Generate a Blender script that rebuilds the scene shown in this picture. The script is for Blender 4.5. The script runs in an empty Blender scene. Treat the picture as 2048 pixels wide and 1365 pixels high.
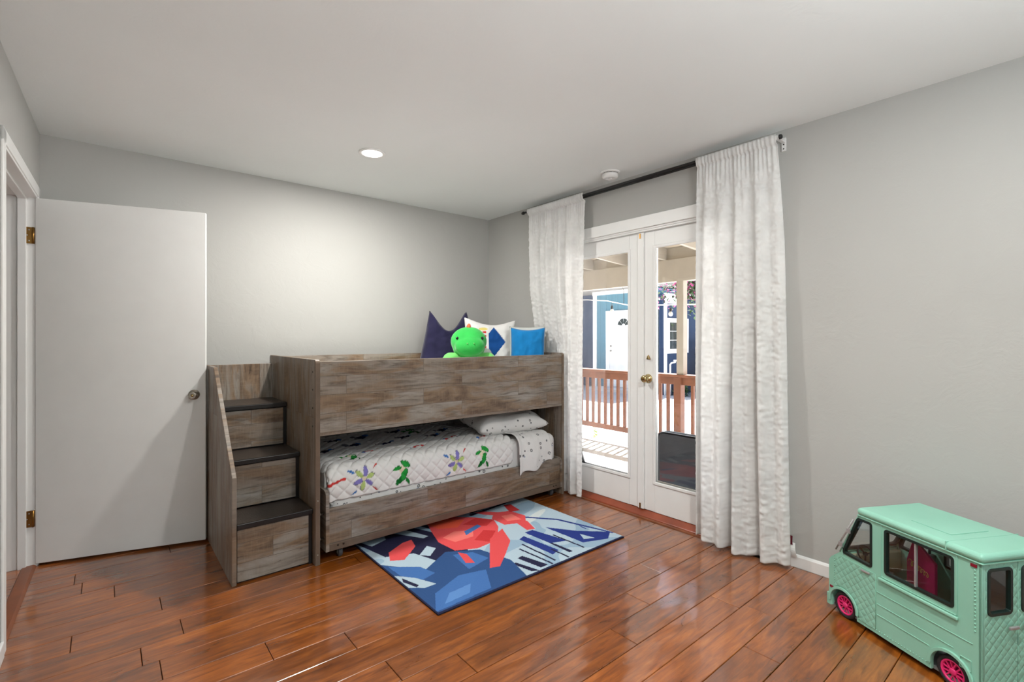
import bpy, bmesh, math, random
from mathutils import Vector, Matrix, noise
import mathutils
random.seed(7)
scn = bpy.context.scene
COL = scn.collection
PI = math.pi

# ------------------------------------------------------------------ camera
cam_d = bpy.data.cameras.new('camera'); cam = bpy.data.objects.new('camera', cam_d); COL.objects.link(cam)
cam.location = (-2.938, -3.893, 1.267)
cam.rotation_euler = (math.radians(90), 0, math.radians(-39.794))
cam_d.sensor_width = 36.0; cam_d.lens = 976.0/2048*36.0; cam_d.shift_y = -6.5/2048
cam_d.clip_start = 0.02; cam_d.clip_end = 300
scn.camera = cam
# ------------------------------------------------------------------ world, sun, exposure
SUN_AZ = math.atan2(0.26, 0.966); SUN_EL = math.radians(56)
w = bpy.data.worlds.new('world'); scn.world = w; w.use_nodes = True
nt = w.node_tree; nt.nodes.clear()
sky = nt.nodes.new('ShaderNodeTexSky'); sky.sky_type = 'NISHITA'; sky.sun_disc = False
sky.sun_elevation = SUN_EL; sky.sun_rotation = PI/2 - SUN_AZ; sky.air_density = 1.3; sky.dust_density = 2.5
bg = nt.nodes.new('ShaderNodeBackground'); bg.inputs['Strength'].default_value = 0.17
wo = nt.nodes.new('ShaderNodeOutputWorld')
nt.links.new(sky.outputs[0], bg.inputs[0]); nt.links.new(bg.outputs[0], wo.inputs[0])
sd = bpy.data.lights.new('sun', 'SUN'); sd.energy = 18.0; sd.angle = math.radians(0.6); sd.color = (0.98, 0.98, 1.0)
sun = bpy.data.objects.new('sun', sd); COL.objects.link(sun)
sv = Vector((math.cos(SUN_EL)*math.cos(SUN_AZ), math.cos(SUN_EL)*math.sin(SUN_AZ), math.sin(SUN_EL)))
sun.rotation_euler = sv.to_track_quat('Z', 'Y').to_euler(); sun.location = (6, 3, 8)
LAMP_W = 21.0          # watts of each recessed ceiling lamp
FILL_W = 31.0       # watts of the unseen uplight added to brighten the ceiling
scn.view_settings.view_transform = 'Standard'
scn.view_settings.look = 'None'
scn.view_settings.exposure = 0.82
scn.view_settings.gamma = 1.0
scn.view_settings.use_curve_mapping = False

# ------------------------------------------------------------------ helpers
def lin(c):
    c = c/255.0
    return c/12.92 if c <= 0.04045 else ((c+0.055)/1.055)**2.4
def S(r, g, b): return (lin(r), lin(g), lin(b), 1.0)

def obj(name, me, mat=None, parent=None, loc=None, rot=None):
    o = bpy.data.objects.new(name, me); COL.objects.link(o)
    if mat is not None and not me.materials: me.materials.append(mat)
    if parent is not None: o.parent = parent
    if loc is not None: o.location = loc
    if rot is not None: o.rotation_euler = rot
    return o
def tag(o, label=None, cat=None, group=None, kind=None):
    if label: o['label'] = label
    if cat: o['category'] = cat
    if group: o['group'] = group
    if kind: o['kind'] = kind
    return o
def empty(name, loc=(0, 0, 0), rz=0.0):
    o = bpy.data.objects.new(name, None); COL.objects.link(o)
    o.location = loc; o.rotation_euler = (0, 0, rz); o.empty_display_size = 0.1
    return o
def thing(name, label, cat, loc=(0, 0, 0), rz=0.0, group=None):
    return tag(empty(name, loc, rz), label, cat, group)

class MB:
    """collects shapes into one mesh"""
    def __init__(s): s.bm = bmesh.new()
    def box(s, x0, x1, y0, y1, z0, z1, M=None):
        vs = [s.bm.verts.new((x, y, z)) for x in (x0, x1) for y in (y0, y1) for z in (z0, z1)]
        for f in ((0, 1, 3, 2), (4, 6, 7, 5), (0, 4, 5, 1), (2, 3, 7, 6), (0, 2, 6, 4), (1, 5, 7, 3)):
            s.bm.faces.new([vs[i] for i in f])
        if M is not None:
            for v in vs: v.co = M @ v.co
        return s
    def prism(s, poly, h0, h1, axis='z', M=None):
        def P(a, b, h):
            return {'z': (a, b, h), 'y': (a, h, b), 'x': (h, a, b)}[axis]
        A = [s.bm.verts.new(P(a, b, h0)) for a, b in poly]; B = [s.bm.verts.new(P(a, b, h1)) for a, b in poly]
        n = len(poly)
        s.bm.faces.new(A); s.bm.faces.new(list(reversed(B)))
        for i in range(n): s.bm.faces.new((A[i], B[i], B[(i+1) % n], A[(i+1) % n]))
        if M is not None:
            for v in A+B: v.co = M @ v.co
        return s
    def lathe(s, prof, n=24, M=None, close=True):
        """profile of (radius, height) turned round the z axis"""
        rings = []
        for r, z in prof:
            if r < 1e-6: rings.append([s.bm.verts.new((0, 0, z))])
            else: rings.append([s.bm.verts.new((r*math.cos(2*PI*i/n), r*math.sin(2*PI*i/n), z)) for i in range(n)])
        for a, b in zip(rings, rings[1:]):
            for i in range(n):
                j = (i+1) % n
                if len(a) == 1 and len(b) == 1: continue
                if len(a) == 1: s.bm.faces.new((a[0], b[i], b[j]))
                elif len(b) == 1: s.bm.faces.new((a[i], b[0], a[j]))
                else: s.bm.faces.new((a[i], b[i], b[j], a[j]))
        if M is not None:
            for r in rings:
                for v in r: v.co = M @ v.co
        return s
    def tube(s, pts, r, n=10, cap=True, closed=False):
        pts = [Vector(p) for p in pts]; rings = []
        rr = r if isinstance(r, (list, tuple)) else [r]*len(pts)
        N = len(pts); prev = None
        for i, p in enumerate(pts):
            if closed: t = pts[(i+1) % N]-pts[i-1]
            else: t = pts[min(i+1, N-1)]-pts[max(i-1, 0)]
            t.normalize()
            if prev is None:
                up = Vector((0, 0, 1)) if abs(t.z) < 0.9 else Vector((1, 0, 0))
                a = t.cross(up).normalized()
            else:
                a = (prev - t*prev.dot(t)).normalized()
            prev = a; b = t.cross(a)
            rings.append([s.bm.verts.new(p+(a*math.cos(2*PI*k/n)+b*math.sin(2*PI*k/n))*rr[i]) for k in range(n)])
        R = list(zip(rings, rings[1:]))
        if closed: R.append((rings[-1], rings[0]))
        for A, B in R:
            for k in range(n): s.bm.faces.new((A[k], A[(k+1) % n], B[(k+1) % n], B[k]))
        if cap and not closed:
            s.bm.faces.new(list(reversed(rings[0]))); s.bm.faces.new(rings[-1])
        return s
    def grid(s, f, nu, nv):
        V = [[s.bm.verts.new(f(i/nu, j/nv)) for j in range(nv+1)] for i in range(nu+1)]
        for i in range(nu):
            for j in range(nv): s.bm.faces.new((V[i][j], V[i+1][j], V[i+1][j+1], V[i][j+1]))
        return s
    def ball(s, c, r, n=16, m=10):
        c = Vector(c); rx, ry, rz = r if isinstance(r, (tuple, list)) else (r, r, r)
        M = Matrix.Translation(c) @ Matrix.Diagonal((rx, ry, rz, 1))
        return s.lathe([(math.sin(PI*k/m), -math.cos(PI*k/m)) for k in range(m+1)], n, M)
    def build(s, name, mat, parent=None, smooth=False, bevel=0.0, seg=2, loc=None, rot=None, M=None, ang=35):
        bm = s.bm
        bmesh.ops.recalc_face_normals(bm, faces=bm.faces[:])
        if M is not None: bm.transform(M)
        me = bpy.data.meshes.new(name); bm.to_mesh(me); bm.free()
        if smooth:
            for p in me.polygons: p.use_smooth = True
        o = obj(name, me, mat, parent, loc, rot)
        if bevel > 0:
            b = o.modifiers.new('bevel', 'BEVEL'); b.width = bevel; b.segments = seg; b.limit_method = 'ANGLE'; b.angle_limit = math.radians(ang)
            b.harden_normals = False
        return o

def plate(outer, holes, t, axis='z', h=0.0):
    """flat plate of thickness t with holes, drawn in 2D; returns an MB"""
    cu = bpy.data.curves.new('tmp', 'CURVE'); cu.dimensions = '2D'; cu.fill_mode = 'BOTH'; cu.extrude = t/2
    for poly in [outer]+list(holes):
        sp = cu.splines.new('POLY'); sp.points.add(len(poly)-1); sp.use_cyclic_u = True
        for p, (a, b) in zip(sp.points, poly): p.co = (a, b, 0, 1)
    ob = bpy.data.objects.new('tmp', cu); COL.objects.link(ob)
    dg = bpy.context.evaluated_depsgraph_get(); dg.update()
    me = bpy.data.meshes.new_from_object(ob.evaluated_get(dg))
    bpy.data.objects.remove(ob); bpy.data.curves.remove(cu)
    m = MB(); m.bm.from_mesh(me); bpy.data.meshes.remove(me)
    bmesh.ops.remove_doubles(m.bm, verts=m.bm.verts[:], dist=1e-6)
    for v in m.bm.verts:
        a, b, c = v.co; c += h
        v.co = {'z': (a, b, c), 'y': (a, c, b), 'x': (c, a, b)}[axis]
    return m
def rrect(x0, x1, y0, y1, r, n=5):
    out = []
    for cx, cy, a0 in ((x1-r, y1-r, 0), (x0+r, y1-r, 90), (x0+r, y0+r, 180), (x1-r, y0+r, 270)):
        for k in range(n+1):
            a = math.radians(a0+90*k/n); out.append((cx+r*math.cos(a), cy+r*math.sin(a)))
    return out
def arc(cx, cy, r, a0, a1, n): return [(cx+r*math.cos(math.radians(a0+(a1-a0)*k/n)), cy+r*math.sin(math.radians(a0+(a1-a0)*k/n))) for k in range(n+1)]
def offset_poly(poly, d):
    """shrinks (d>0) a convex polygon"""
    n = len(poly); out = []
    cx = sum(p[0] for p in poly)/n; cy = sum(p[1] for p in poly)/n
    for i in range(n):
        a, b, c = Vector(poly[i-1]), Vector(poly[i]), Vector(poly[(i+1) % n])
        e1 = (b-a).normalized(); e2 = (c-b).normalized()
        n1 = Vector((-e1.y, e1.x)); n2 = Vector((-e2.y, e2.x)); q = (n1+n2)
        if q.length < 1e-6: q = n1
        q.normalize(); k = d/max(0.3, q.dot(n1))
        p = b+q*k
        p2 = b-q*k
        ctr = Vector((cx, cy))
        inward = p if (p-ctr).length < (p2-ctr).length else p2
        outward = p2 if inward is p else p
        out.append(tuple(inward if d > 0 else outward))
    return out

# ------------------------------------------------------------------ materials
class NT:
    def __init__(s, name):
        s.m = bpy.data.materials.new(name); s.m.use_nodes = True; s.t = s.m.node_tree; s.t.nodes.clear()
        s.out = s.t.nodes.new('ShaderNodeOutputMaterial')
    def n(s, typ, **kw):
        nd = s.t.nodes.new('ShaderNode'+typ)
        for k, v in kw.items():
            if k.startswith('i_'):
                key = k[2:]; key = int(key) if key.isdigit() else key.replace('_', ' ')
                if hasattr(v, 'is_output'): s.t.links.new(v, nd.inputs[key])
                else: nd.inputs[key].default_value = v
            else: setattr(nd, k, v)
        return nd
    def link(s, a, b): s.t.links.new(a, b)
    def math(s, op, a, b=0.0):
        nd = s.n('Math', operation=op)
        for i, v in enumerate((a, b)):
            if hasattr(v, 'is_output'): s.link(v, nd.inputs[i])
            else: nd.inputs[i].default_value = v
        return nd.outputs[0]
    def mix(s, fac, a, b, mode='MIX'):
        nd = s.n('Mix', data_type='RGBA', blend_type=mode)
        for i, v in ((0, fac), (6, a), (7, b)):
            if hasattr(v, 'is_output'): s.link(v, nd.inputs[i])
            else: nd.inputs[i].default_value = v
        return nd.outputs[2]
    def ramp(s, fac, stops, interp='LINEAR'):
        nd = s.n('ValToRGB'); cr = nd.color_ramp; cr.interpolation = interp
        while len(cr.elements) < len(stops): cr.elements.new(0.5)
        for e, (p, c) in zip(cr.elements, stops): e.position = p; e.color = c
        s.link(fac, nd.inputs[0]); return nd.outputs[0]
    def coords(s, kind='Object', scale=(1, 1, 1), rot=(0, 0, 0), loc=(0, 0, 0)):
        tc = s.n('TexCoord'); mp = s.n('Mapping')
        mp.inputs['Scale'].default_value = scale; mp.inputs['Rotation'].default_value = rot; mp.inputs['Location'].default_value = loc
        s.link(tc.outputs[kind], mp.inputs[0]); return mp.outputs[0]
    def noise(s, vec, scale=5, detail=4, rough=0.5, dist=0.0):
        nd = s.n('TexNoise'); s.link(vec, nd.inputs['Vector'])
        nd.inputs['Scale'].default_value = scale; nd.inputs['Detail'].default_value = detail
        nd.inputs['Roughness'].default_value = rough; nd.inputs['Distortion'].default_value = dist
        return nd.outputs['Fac']
    def bump(s, h, strength=0.3, dist=0.01, normal=None):
        nd = s.n('Bump'); nd.inputs['Strength'].default_value = strength; nd.inputs['Distance'].default_value = dist
        s.link(h, nd.inputs['Height'])
        if normal is not None: s.link(normal, nd.inputs['Normal'])
        return nd.outputs[0]
    def done(s, color, rough=0.5, normal=None, metallic=0.0, spec=None, **kw):
        p = s.n('BsdfPrincipled')
        for key, v in (('Base Color', color), ('Roughness', rough), ('Metallic', metallic)):
            if hasattr(v, 'is_output'): s.link(v, p.inputs[key])
            else: p.inputs[key].default_value = v
        if spec is not None: p.inputs['Specular IOR Level'].default_value = spec
        if normal is not None: s.link(normal, p.inputs['Normal'])
        for k, v in kw.items():
            key = k.replace('_', ' '); p.inputs[key].default_value = v
        s.link(p.outputs[0], s.out.inputs[0]); return s.m

def plain(name, col, rough=0.5, metallic=0.0, bump=0.0, bscale=60, var=0.06, **kw):
    """a plain finish with slight procedural unevenness"""
    t = NT(name); v = t.coords()
    n1 = t.noise(v, 7, 3)
    dark = tuple(c*(1-var) for c in col[:3])+(1,); light = tuple(min(1, c*(1+var)) for c in col[:3])+(1,)
    c = t.ramp(n1, [(0.3, dark), (0.7, light)])
    nrm = t.bump(t.noise(v, bscale, 4), bump, 0.004) if bump > 0 else None
    return t.done(c, rough, nrm, metallic, **kw)

def wall_paint(name, col, tex=0.35, scale=9):
    t = NT(name); v = t.coords()
    a = t.noise(v, scale, 5, 0.6, 0.6); b = t.noise(v, 70, 3)
    h = t.math('ADD', t.ramp(a, [(0.45, (0, 0, 0, 1)), (0.62, (1, 1, 1, 1))]), t.math('MULTIPLY', b, 0.25))
    c = t.ramp(t.noise(v, 1.5, 2), [(0.3, tuple(x*0.97 for x in col[:3])+(1,)), (0.7, col)])
    return t.done(c, 0.75, t.bump(h, tex*0.5, 0.003), spec=0.25)
M_wall = wall_paint('wall_grey_paint', (0.468, 0.466, 0.446, 1))
M_ceil = wall_paint('ceiling_white_paint', (0.85, 0.88, 0.875, 1), 0.3, 6)
M_white = plain('white_semi_gloss_paint', (0.84, 0.845, 0.825, 1), 0.35, bump=0.05, var=0.015)
M_trim = plain('white_trim_paint', (0.85, 0.855, 0.84, 1), 0.38, var=0.015)
M_base = plain('white_baseboard_paint', (0.80, 0.80, 0.79, 1), 0.4, var=0.015)

def floor_wood():
    t = NT('floor_mahogany_plank'); oi = t.n('ObjectInfo')
    tc = t.n('TexCoord'); off = t.n('VectorMath', operation='SCALE'); 
    cmb = t.n('CombineXYZ'); t.link(oi.outputs['Random'], cmb.inputs[0]); t.link(oi.outputs['Random'], cmb.inputs[1]); t.link(oi.outputs['Random'], cmb.inputs[2])
    t.link(cmb.outputs[0], off.inputs[0]); off.inputs['Scale'].default_value = 37.0
    ad = t.n('VectorMath', operation='ADD'); t.link(tc.outputs['Object'], ad.inputs[0]); t.link(off.outputs[0], ad.inputs[1])
    def mp(sc):
        m = t.n('Mapping'); m.inputs['Scale'].default_value = sc; t.link(ad.outputs[0], m.inputs[0]); return m.outputs[0]
    g = t.noise(mp((1.6, 14, 1)), 3.0, 8, 0.62, 0.7)
    big = t.noise(mp((1.3, 4.0, 1)), 2.0, 4, 0.6, 1.2)
    fine = t.noise(mp((9, 160, 1)), 3.0, 3, 0.6)
    c = t.ramp(g, [(0.25, S(90, 46, 18)), (0.42, S(136, 73, 26)), (0.58, S(164, 92, 35)), (0.78, S(188, 116, 54))])
    c2 = t.mix(t.math('MULTIPLY', t.ramp(big, [(0.35, (1, 1, 1, 1)), (0.60, (0, 0, 0, 1))]), 0.55), c, S(88, 44, 21), 'MIX')
    c2 = t.mix(t.math('MULTIPLY', t.ramp(fine, [(0.5, (0, 0, 0, 1)), (0.75, (1, 1, 1, 1))]), 0.25), c2, S(84, 42, 20))
    hv = t.n('HueSaturation'); t.link(c2, hv.inputs['Color'])
    t.link(t.math('ADD', t.math('MULTIPLY', oi.outputs['Random'], 0.36), 0.78), hv.inputs['Value'])
    hv.inputs['Saturation'].default_value = 1.02
    wv = t.noise(mp((2.6, 7, 1)), 2.0, 1, 0.4, 0.2)
    fb = t.bump(wv, 0.22, 0.010)
    nb = t.bump(g, 0.02, 0.002, fb)
    r = t.ramp(big, [(0.3, (0.26, 0.26, 0.26, 1)), (0.7, (0.36, 0.36, 0.36, 1))])
    m = t.done(hv.outputs[0], r, nb, spec=0.5, Coat_Weight=1.0, Coat_Roughness=0.13, Coat_IOR=1.75)
    p = [n for n in t.t.nodes if n.type == 'BSDF_PRINCIPLED'][0]; t.link(fb, p.inputs['Coat Normal']); return m
M_floor = floor_wood()
M_gap = plain('dark_joint', S(38, 18, 9), 0.8)
M_thresh = None

def barn(name, axis, length=0.8, width=0.105, tint=(1, 1, 1), along='x'):
    """rustic grey-brown laminate printed with boards; axis = (long, across) object axes"""
    t = NT(name); tc = t.n('TexCoord'); sp = t.n('SeparateXYZ'); t.link(tc.outputs['Object'], sp.inputs[0])
    idx = {'x': 0, 'y': 1, 'z': 2}
    u, v = sp.outputs[idx[axis[0]]], sp.outputs[idx[axis[1]]]
    cm = t.n('CombineXYZ'); t.link(u, cm.inputs[0]); t.link(v, cm.inputs[1])
    br = t.n('TexBrick'); t.link(cm.outputs[0], br.inputs['Vector'])
    br.inputs['Scale'].default_value = 1.0; br.inputs['Brick Width'].default_value = length; br.inputs['Row Height'].default_value = width
    br.inputs['Mortar Size'].default_value = 0.0012; br.inputs['Mortar Smooth'].default_value = 0.2
    br.inputs['Color1'].default_value = (0, 0, 0, 1); br.inputs['Color2'].default_value = (1, 1, 1, 1); br.inputs['Mortar'].default_value = (0.1, 0.1, 0.1, 1)
    br.offset = 0.37
    sepc = t.n('SeparateColor'); t.link(br.outputs['Color'], sepc.inputs[0]); rnd = sepc.outputs[0]
    cm2 = t.n('CombineXYZ'); t.link(t.math('ADD', u, t.math('MULTIPLY', rnd, 7.3)), cm2.inputs[0]); t.link(v, cm2.inputs[1]); t.link(t.math('MULTIPLY', rnd, 3.0), cm2.inputs[2])
    def mp(sc):
        m = t.n('Mapping'); m.inputs['Scale'].default_value = sc; t.link(cm2.outputs[0], m.inputs[0]); return m.outputs[0]
    gr = t.noise(mp((1.5, 16, 1)), 2.6, 8, 0.62, 0.9)
    patch = t.noise(mp((1.2, 4.5, 1)), 2.2, 4, 0.6, 0.8)
    saw = t.noise(mp((60, 7, 1)), 2.0, 3, 0.6)
    knot = t.noise(mp((4, 14, 1)), 2.0, 2, 0.5, 1.5)
    T = lambda r, g, b: tuple(c*k*0.84 for c, k in zip(S(r, g, b)[:3], tint))+(1,)
    base = t.ramp(patch, [(0.28, T(96, 76, 58)), (0.42, T(142, 118, 94)), (0.53, T(150, 141, 130)), (0.72, T(174, 169, 161))])
    base = t.mix(t.ramp(rnd, [(0.0, (0.0, 0, 0, 1)), (1.0, (0.5, 0.5, 0.5, 1))]), base, T(126, 106, 88))
    c = t.mix(t.ramp(gr, [(0.32, (0.7, 0.7, 0.7, 1)), (0.52, (0, 0, 0, 1))]), base, T(78, 64, 54))
    c = t.mix(t.ramp(knot, [(0.68, (0, 0, 0, 1)), (0.78, (0.75, 0.75, 0.75, 1))]), c, T(54, 44, 38))
    c = t.mix(t.math('MULTIPLY', t.ramp(saw, [(0.5, (0, 0, 0, 1)), (0.72, (1, 1, 1, 1))]), 0.13), c, T(196, 178, 156))
    c = t.mix(t.math('MULTIPLY', br.outputs['Fac'], 0.6), c, T(58, 46, 38))
    h = t.math('ADD', gr, t.math('MULTIPLY', saw, 0.5))
    return t.done(c, 0.42, t.bump(h, 0.12, 0.002), spec=0.45)
M_barn_xz = barn('barnwood_laminate_boards_along', 'xz')
M_barn_zy = barn('barnwood_laminate_boards_upright', 'zy', 1.3, 0.12)
M_barn_zx = barn('barnwood_laminate_boards_upright_back', 'zx', 1.3, 0.12)
M_barn_yz = barn('barnwood_laminate_sideways', 'yz')
M_edge = plain('dark_edge_band', S(104, 88, 74), 0.4, var=0.2)
M_tread = plain('black_vinyl_tread', S(46, 38, 32), 0.35, bump=0.5, bscale=160, var=0.3)
M_blackedge = plain('black_nosing', S(18, 16, 15), 0.4)
M_metal = plain('brushed_nickel', S(168, 162, 152), 0.28, 1.0)
M_brass = plain('aged_brass', S(150, 112, 60), 0.33, 1.0, var=0.25)
M_pbrass = plain('polished_brass', S(196, 176, 128), 0.2, 1.0, var=0.1)
M_black = plain('black_metal', S(16, 16, 17), 0.35)
M_bolt = plain('dark_bolt', S(60, 52, 46), 0.4, 0.8)
M_caster = plain('grey_caster_rubber', S(70, 70, 72), 0.5)
M_plastic = plain('white_plastic', (0.82, 0.82, 0.81, 1), 0.4)

def emis(name, col, st):
    t = NT(name); e = t.n('Emission'); e.inputs[0].default_value = col; e.inputs[1].default_value = st
    t.link(e.outputs[0], t.out.inputs[0]); return t.m
M_lens = emis('lamp_lens', (1, 0.97, 0.92, 1), 12.0)

def glass(name='window_glass', tint=(1, 1, 1, 1), refl=1.0):
    t = NT(name); fr = t.n('Fresnel'); fr.inputs[0].default_value = 1.45
    tr = t.n('BsdfTransparent'); tr.inputs[0].default_value = tint
    gl = t.n('BsdfGlossy'); gl.inputs['Roughness'].default_value = 0.02
    mx = t.n('MixShader'); t.link(t.math('MULTIPLY', fr.outputs[0], refl), mx.inputs[0]); t.link(tr.outputs[0], mx.inputs[1]); t.link(gl.outputs[0], mx.inputs[2])
    t.link(mx.outputs[0], t.out.inputs[0]); return t.m
M_glass = glass()

def cloth(name, col, trans=0.0, weave=400, bump=0.2, rough=0.9, sheen=0.0, attr=None, var=0.05, big=0.0):
    t = NT(name); v = t.coords()
    if attr:
        a = t.n('Attribute'); a.attribute_name = attr; c = a.outputs['Color']
    else:
        n1 = t.noise(v, 12, 3)
        c = t.ramp(n1, [(0.3, tuple(x*(1-var) for x in col[:3])+(1,)), (0.7, tuple(min(1, x*(1+var)) for x in col[:3])+(1,))])
    h = t.noise(v, weave, 2)
    if big > 0: h = t.math('ADD', t.math('MULTIPLY', h, 0.3), t.math('MULTIPLY', t.noise(v, 22, 3, 0.55, 0.8), big))
    nb = t.bump(h, bump, 0.004)
    if trans > 0:
        d = t.n('BsdfDiffuse'); t.link(c, d.inputs[0]); t.link(nb, d.inputs['Normal'])
        tl = t.n('BsdfTranslucent'); t.link(c, tl.inputs[0]); t.link(nb, tl.inputs['Normal'])
        mx = t.n('MixShader'); mx.inputs[0].default_value = trans
        t.link(d.outputs[0], mx.inputs[1]); t.link(tl.outputs[0], mx.inputs[2]); t.link(mx.outputs[0], t.out.inputs[0]); return t.m
    m = t.done(c, rough, nb, spec=0.15)
    p = [n for n in t.t.nodes if n.type == 'BSDF_PRINCIPLED'][0]
    if sheen > 0: p.inputs['Sheen Weight'].default_value = sheen; p.inputs['Sheen Roughness'].default_value = 0.4
    return m
M_curtain = cloth('white_seersucker_curtain', (0.93, 0.93, 0.92, 1), 0.45, 500, 0.1)

# ================================================================== SETTING
H = 2.44
LW = (-3.229, 0.0); LA = -0.025                      # left wall leans slightly off square
def lwx(y): return LW[0] + 0.025*y                   # y negative -> further left
YR = -5.15                                           # rear wall behind the camera
TH = 0.12
def struct(name, m, mat, parent=None, bevel=0.0, **kw):
    o = m.build(name, mat, parent, bevel=bevel, **kw)
    if parent is None: o['kind'] = 'structure'
    return o

# floor: dark base + single planks
floor = struct('floor', MB().box(-3.50, 0.13, YR-0.1, 0.12, -0.12, -0.012), M_gap)
PW = 0.1428; SEAM = -2.533; PL = 1.217
known = {(-2.30): -0.64, (-2.46): -0.952, (-2.60): -1.25, (-2.88): -0.612, (-3.03): -0.924, (-0.57): -3.03, (-1.0): -2.735,
         (-1.15): -3.048, (-1.58): -2.775, (-2.03): -1.237}
k0 = math.floor((YR-SEAM)/PW); row = 0
ri = int(k0)
while SEAM+ri*PW < 0.0:
    y0 = SEAM+ri*PW; y1 = y0+PW; ym = (y0+y1)/2
    ph = None
    for ky, kx in known.items():
        if y0 <= ky < y1: ph = kx
    if ph is None: ph = random.uniform(-PL, 0)
    x = ph
    while x > -3.40: x -= PL
    yy0, yy1 = max(y0, YR), min(y1, -0.001)
    if yy1-yy0 > 0.01:
        while x < 0.0:
            xa, xb = max(x, -3.36), min(x+PL, -0.012 if not (-2.64 < ym < -0.94) else -0.052)
            if xb-xa > 0.02:
                g = 0.0013
                zt = random.uniform(-0.0006, 0.0004)
                MB().box(xa+g, xb-g, yy0+g, yy1-g, -0.012, zt).build('plank', M_floor, floor, bevel=0.0016, seg=1)
            x += PL
    ri += 1
struct('ceiling', MB().box(-3.60, 0.14, YR-0.12, 0.14, H, H+0.12), M_ceil)
struct('wall_back', MB().box(-3.50, 0.13, 0.0, TH, -0.05, H+0.02), M_wall)
# right wall with the French door opening
DY0, DY1, DZ = -2.625, -0.955, 2.055
m = MB(); m.box(0, TH, DY1, TH, -0.05, H+0.02); m.box(0, TH, YR-TH, DY0, -0.05, H+0.02); m.box(0, TH, DY0, DY1, DZ, H+0.02)
struct('wall_right', m, M_wall)
# rear wall behind the camera, its unseen window added for extra daylight
m = MB(); WX0, WX1, WZ0, WZ1 = -2.55, -0.75, 0.95, 2.1
m.box(-3.6, WX0, YR-TH, YR, -0.05, H+0.02); m.box(WX1, 0.0, YR-TH, YR, -0.05, H+0.02); m.box(WX0, WX1, YR-TH, YR, -0.05, WZ0); m.box(WX0, WX1, YR-TH, YR, WZ1, H+0.02)
struct('wall_rear', m, M_wall)
win = empty('added_window_1', ((WX0+WX1)/2, YR, WZ0)); win['kind'] = 'structure'
hw = (WX1-WX0)/2; hh = WZ1-WZ0
m = MB(); m.box(-hw, hw, -0.09, -0.04, 0, 0.05); m.box(-hw, hw, -0.09, -0.04, hh-0.05, hh); m.box(-hw, -hw+0.05, -0.09, -0.04, 0.05, hh-0.05); m.box(hw-0.05, hw, -0.09, -0.04, 0.05, hh-0.05); m.box(-0.025, 0.025, -0.09, -0.04, 0.05, hh-0.05)
m.build('window_frame', M_trim, win)
MB().box(-hw+0.05, -0.025, -0.068, -0.063, 0.05, hh-0.05).build('pane', M_glass, win)
MB().box(0.025, hw-0.05, -0.068, -0.063, 0.05, hh-0.05).build('pane', M_glass, win)
MB().box(-hw-0.04, hw+0.04, -0.09, 0.05, -0.03, 0.0).build('window_sill', M_trim, win)

# left wall (local frame: x into the hall negative, y along the wall)
LR = math.atan2(-0.025, 1.0)
def LO(name, m, mat, parent=None, **kw):
    return m.build(name, mat, parent, loc=(LW[0], LW[1], 0), rot=(0, 0, -0.025), **kw)
OY0, OY1, OZ = -1.07, -0.105, 2.06
m = MB(); m.box(-TH, 0, OY1, 0.02, -0.05, H+0.02); m.box(-TH, 0, YR-0.2, OY0, -0.05, H+0.02); m.box(-TH, 0, OY0, OY1, OZ, H+0.02)
LO('wall_left', m, M_wall)['kind'] = 'structure'
m = MB()   # jambs and stops
m.box(-TH-0.004, 0.004, OY1-0.018, OY1, 0, OZ); m.box(-TH-0.004, 0.004, OY0, OY0+0.018, 0, OZ); m.box(-TH-0.004, 0.004, OY0, OY1, OZ-0.018, OZ)
m.box(-0.075, -0.040, OY1-0.030, OY1-0.018, 0, OZ-0.018); m.box(-0.075, -0.040, OY0+0.018, OY0+0.030, 0, OZ-0.018); m.box(-0.075, -0.040, OY0+0.018, OY1-0.018, OZ-0.030, OZ-0.018)
LO('trim_1', m, M_trim, bevel=0.0015, seg=1)['kind'] = 'structure'
m = MB()   # casing on the room side
m.box(0.0, 0.009, OY1-0.008, OY1+0.05, 0, OZ+0.05); m.box(0.0, 0.009, OY0-0.05, OY0+0.008, 0, OZ+0.05); m.box(0.0, 0.009, OY0-0.05, OY1+0.05, OZ-0.008, OZ+0.05)
LO('trim_2', m, M_trim, bevel=0.003)['kind'] = 'structure'
m = MB()   # casing on the hall side
m.box(-TH-0.014, -TH, OY1-0.008, OY1+0.05, 0, OZ+0.05); m.box(-TH-0.014, -TH, OY0-0.05, OY0+0.008, 0, OZ+0.05); m.box(-TH-0.014, -TH, OY0-0.05, OY1+0.05, OZ-0.008, OZ+0.05)
LO('trim_3', m, M_trim, bevel=0.004)['kind'] = 'structure'
M_strip = plain('brown_threshold_wood', S(128, 70, 36), 0.35, var=0.25)
m = MB(); m.prism([(-0.062, 0.0), (-0.055, 0.008), (-0.012, 0.010), (0.0, 0.0015)], OY0+0.018, OY1-0.018, 'y')
LO('trim_4', m, M_strip, smooth=False)['kind'] = 'structure'
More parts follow.
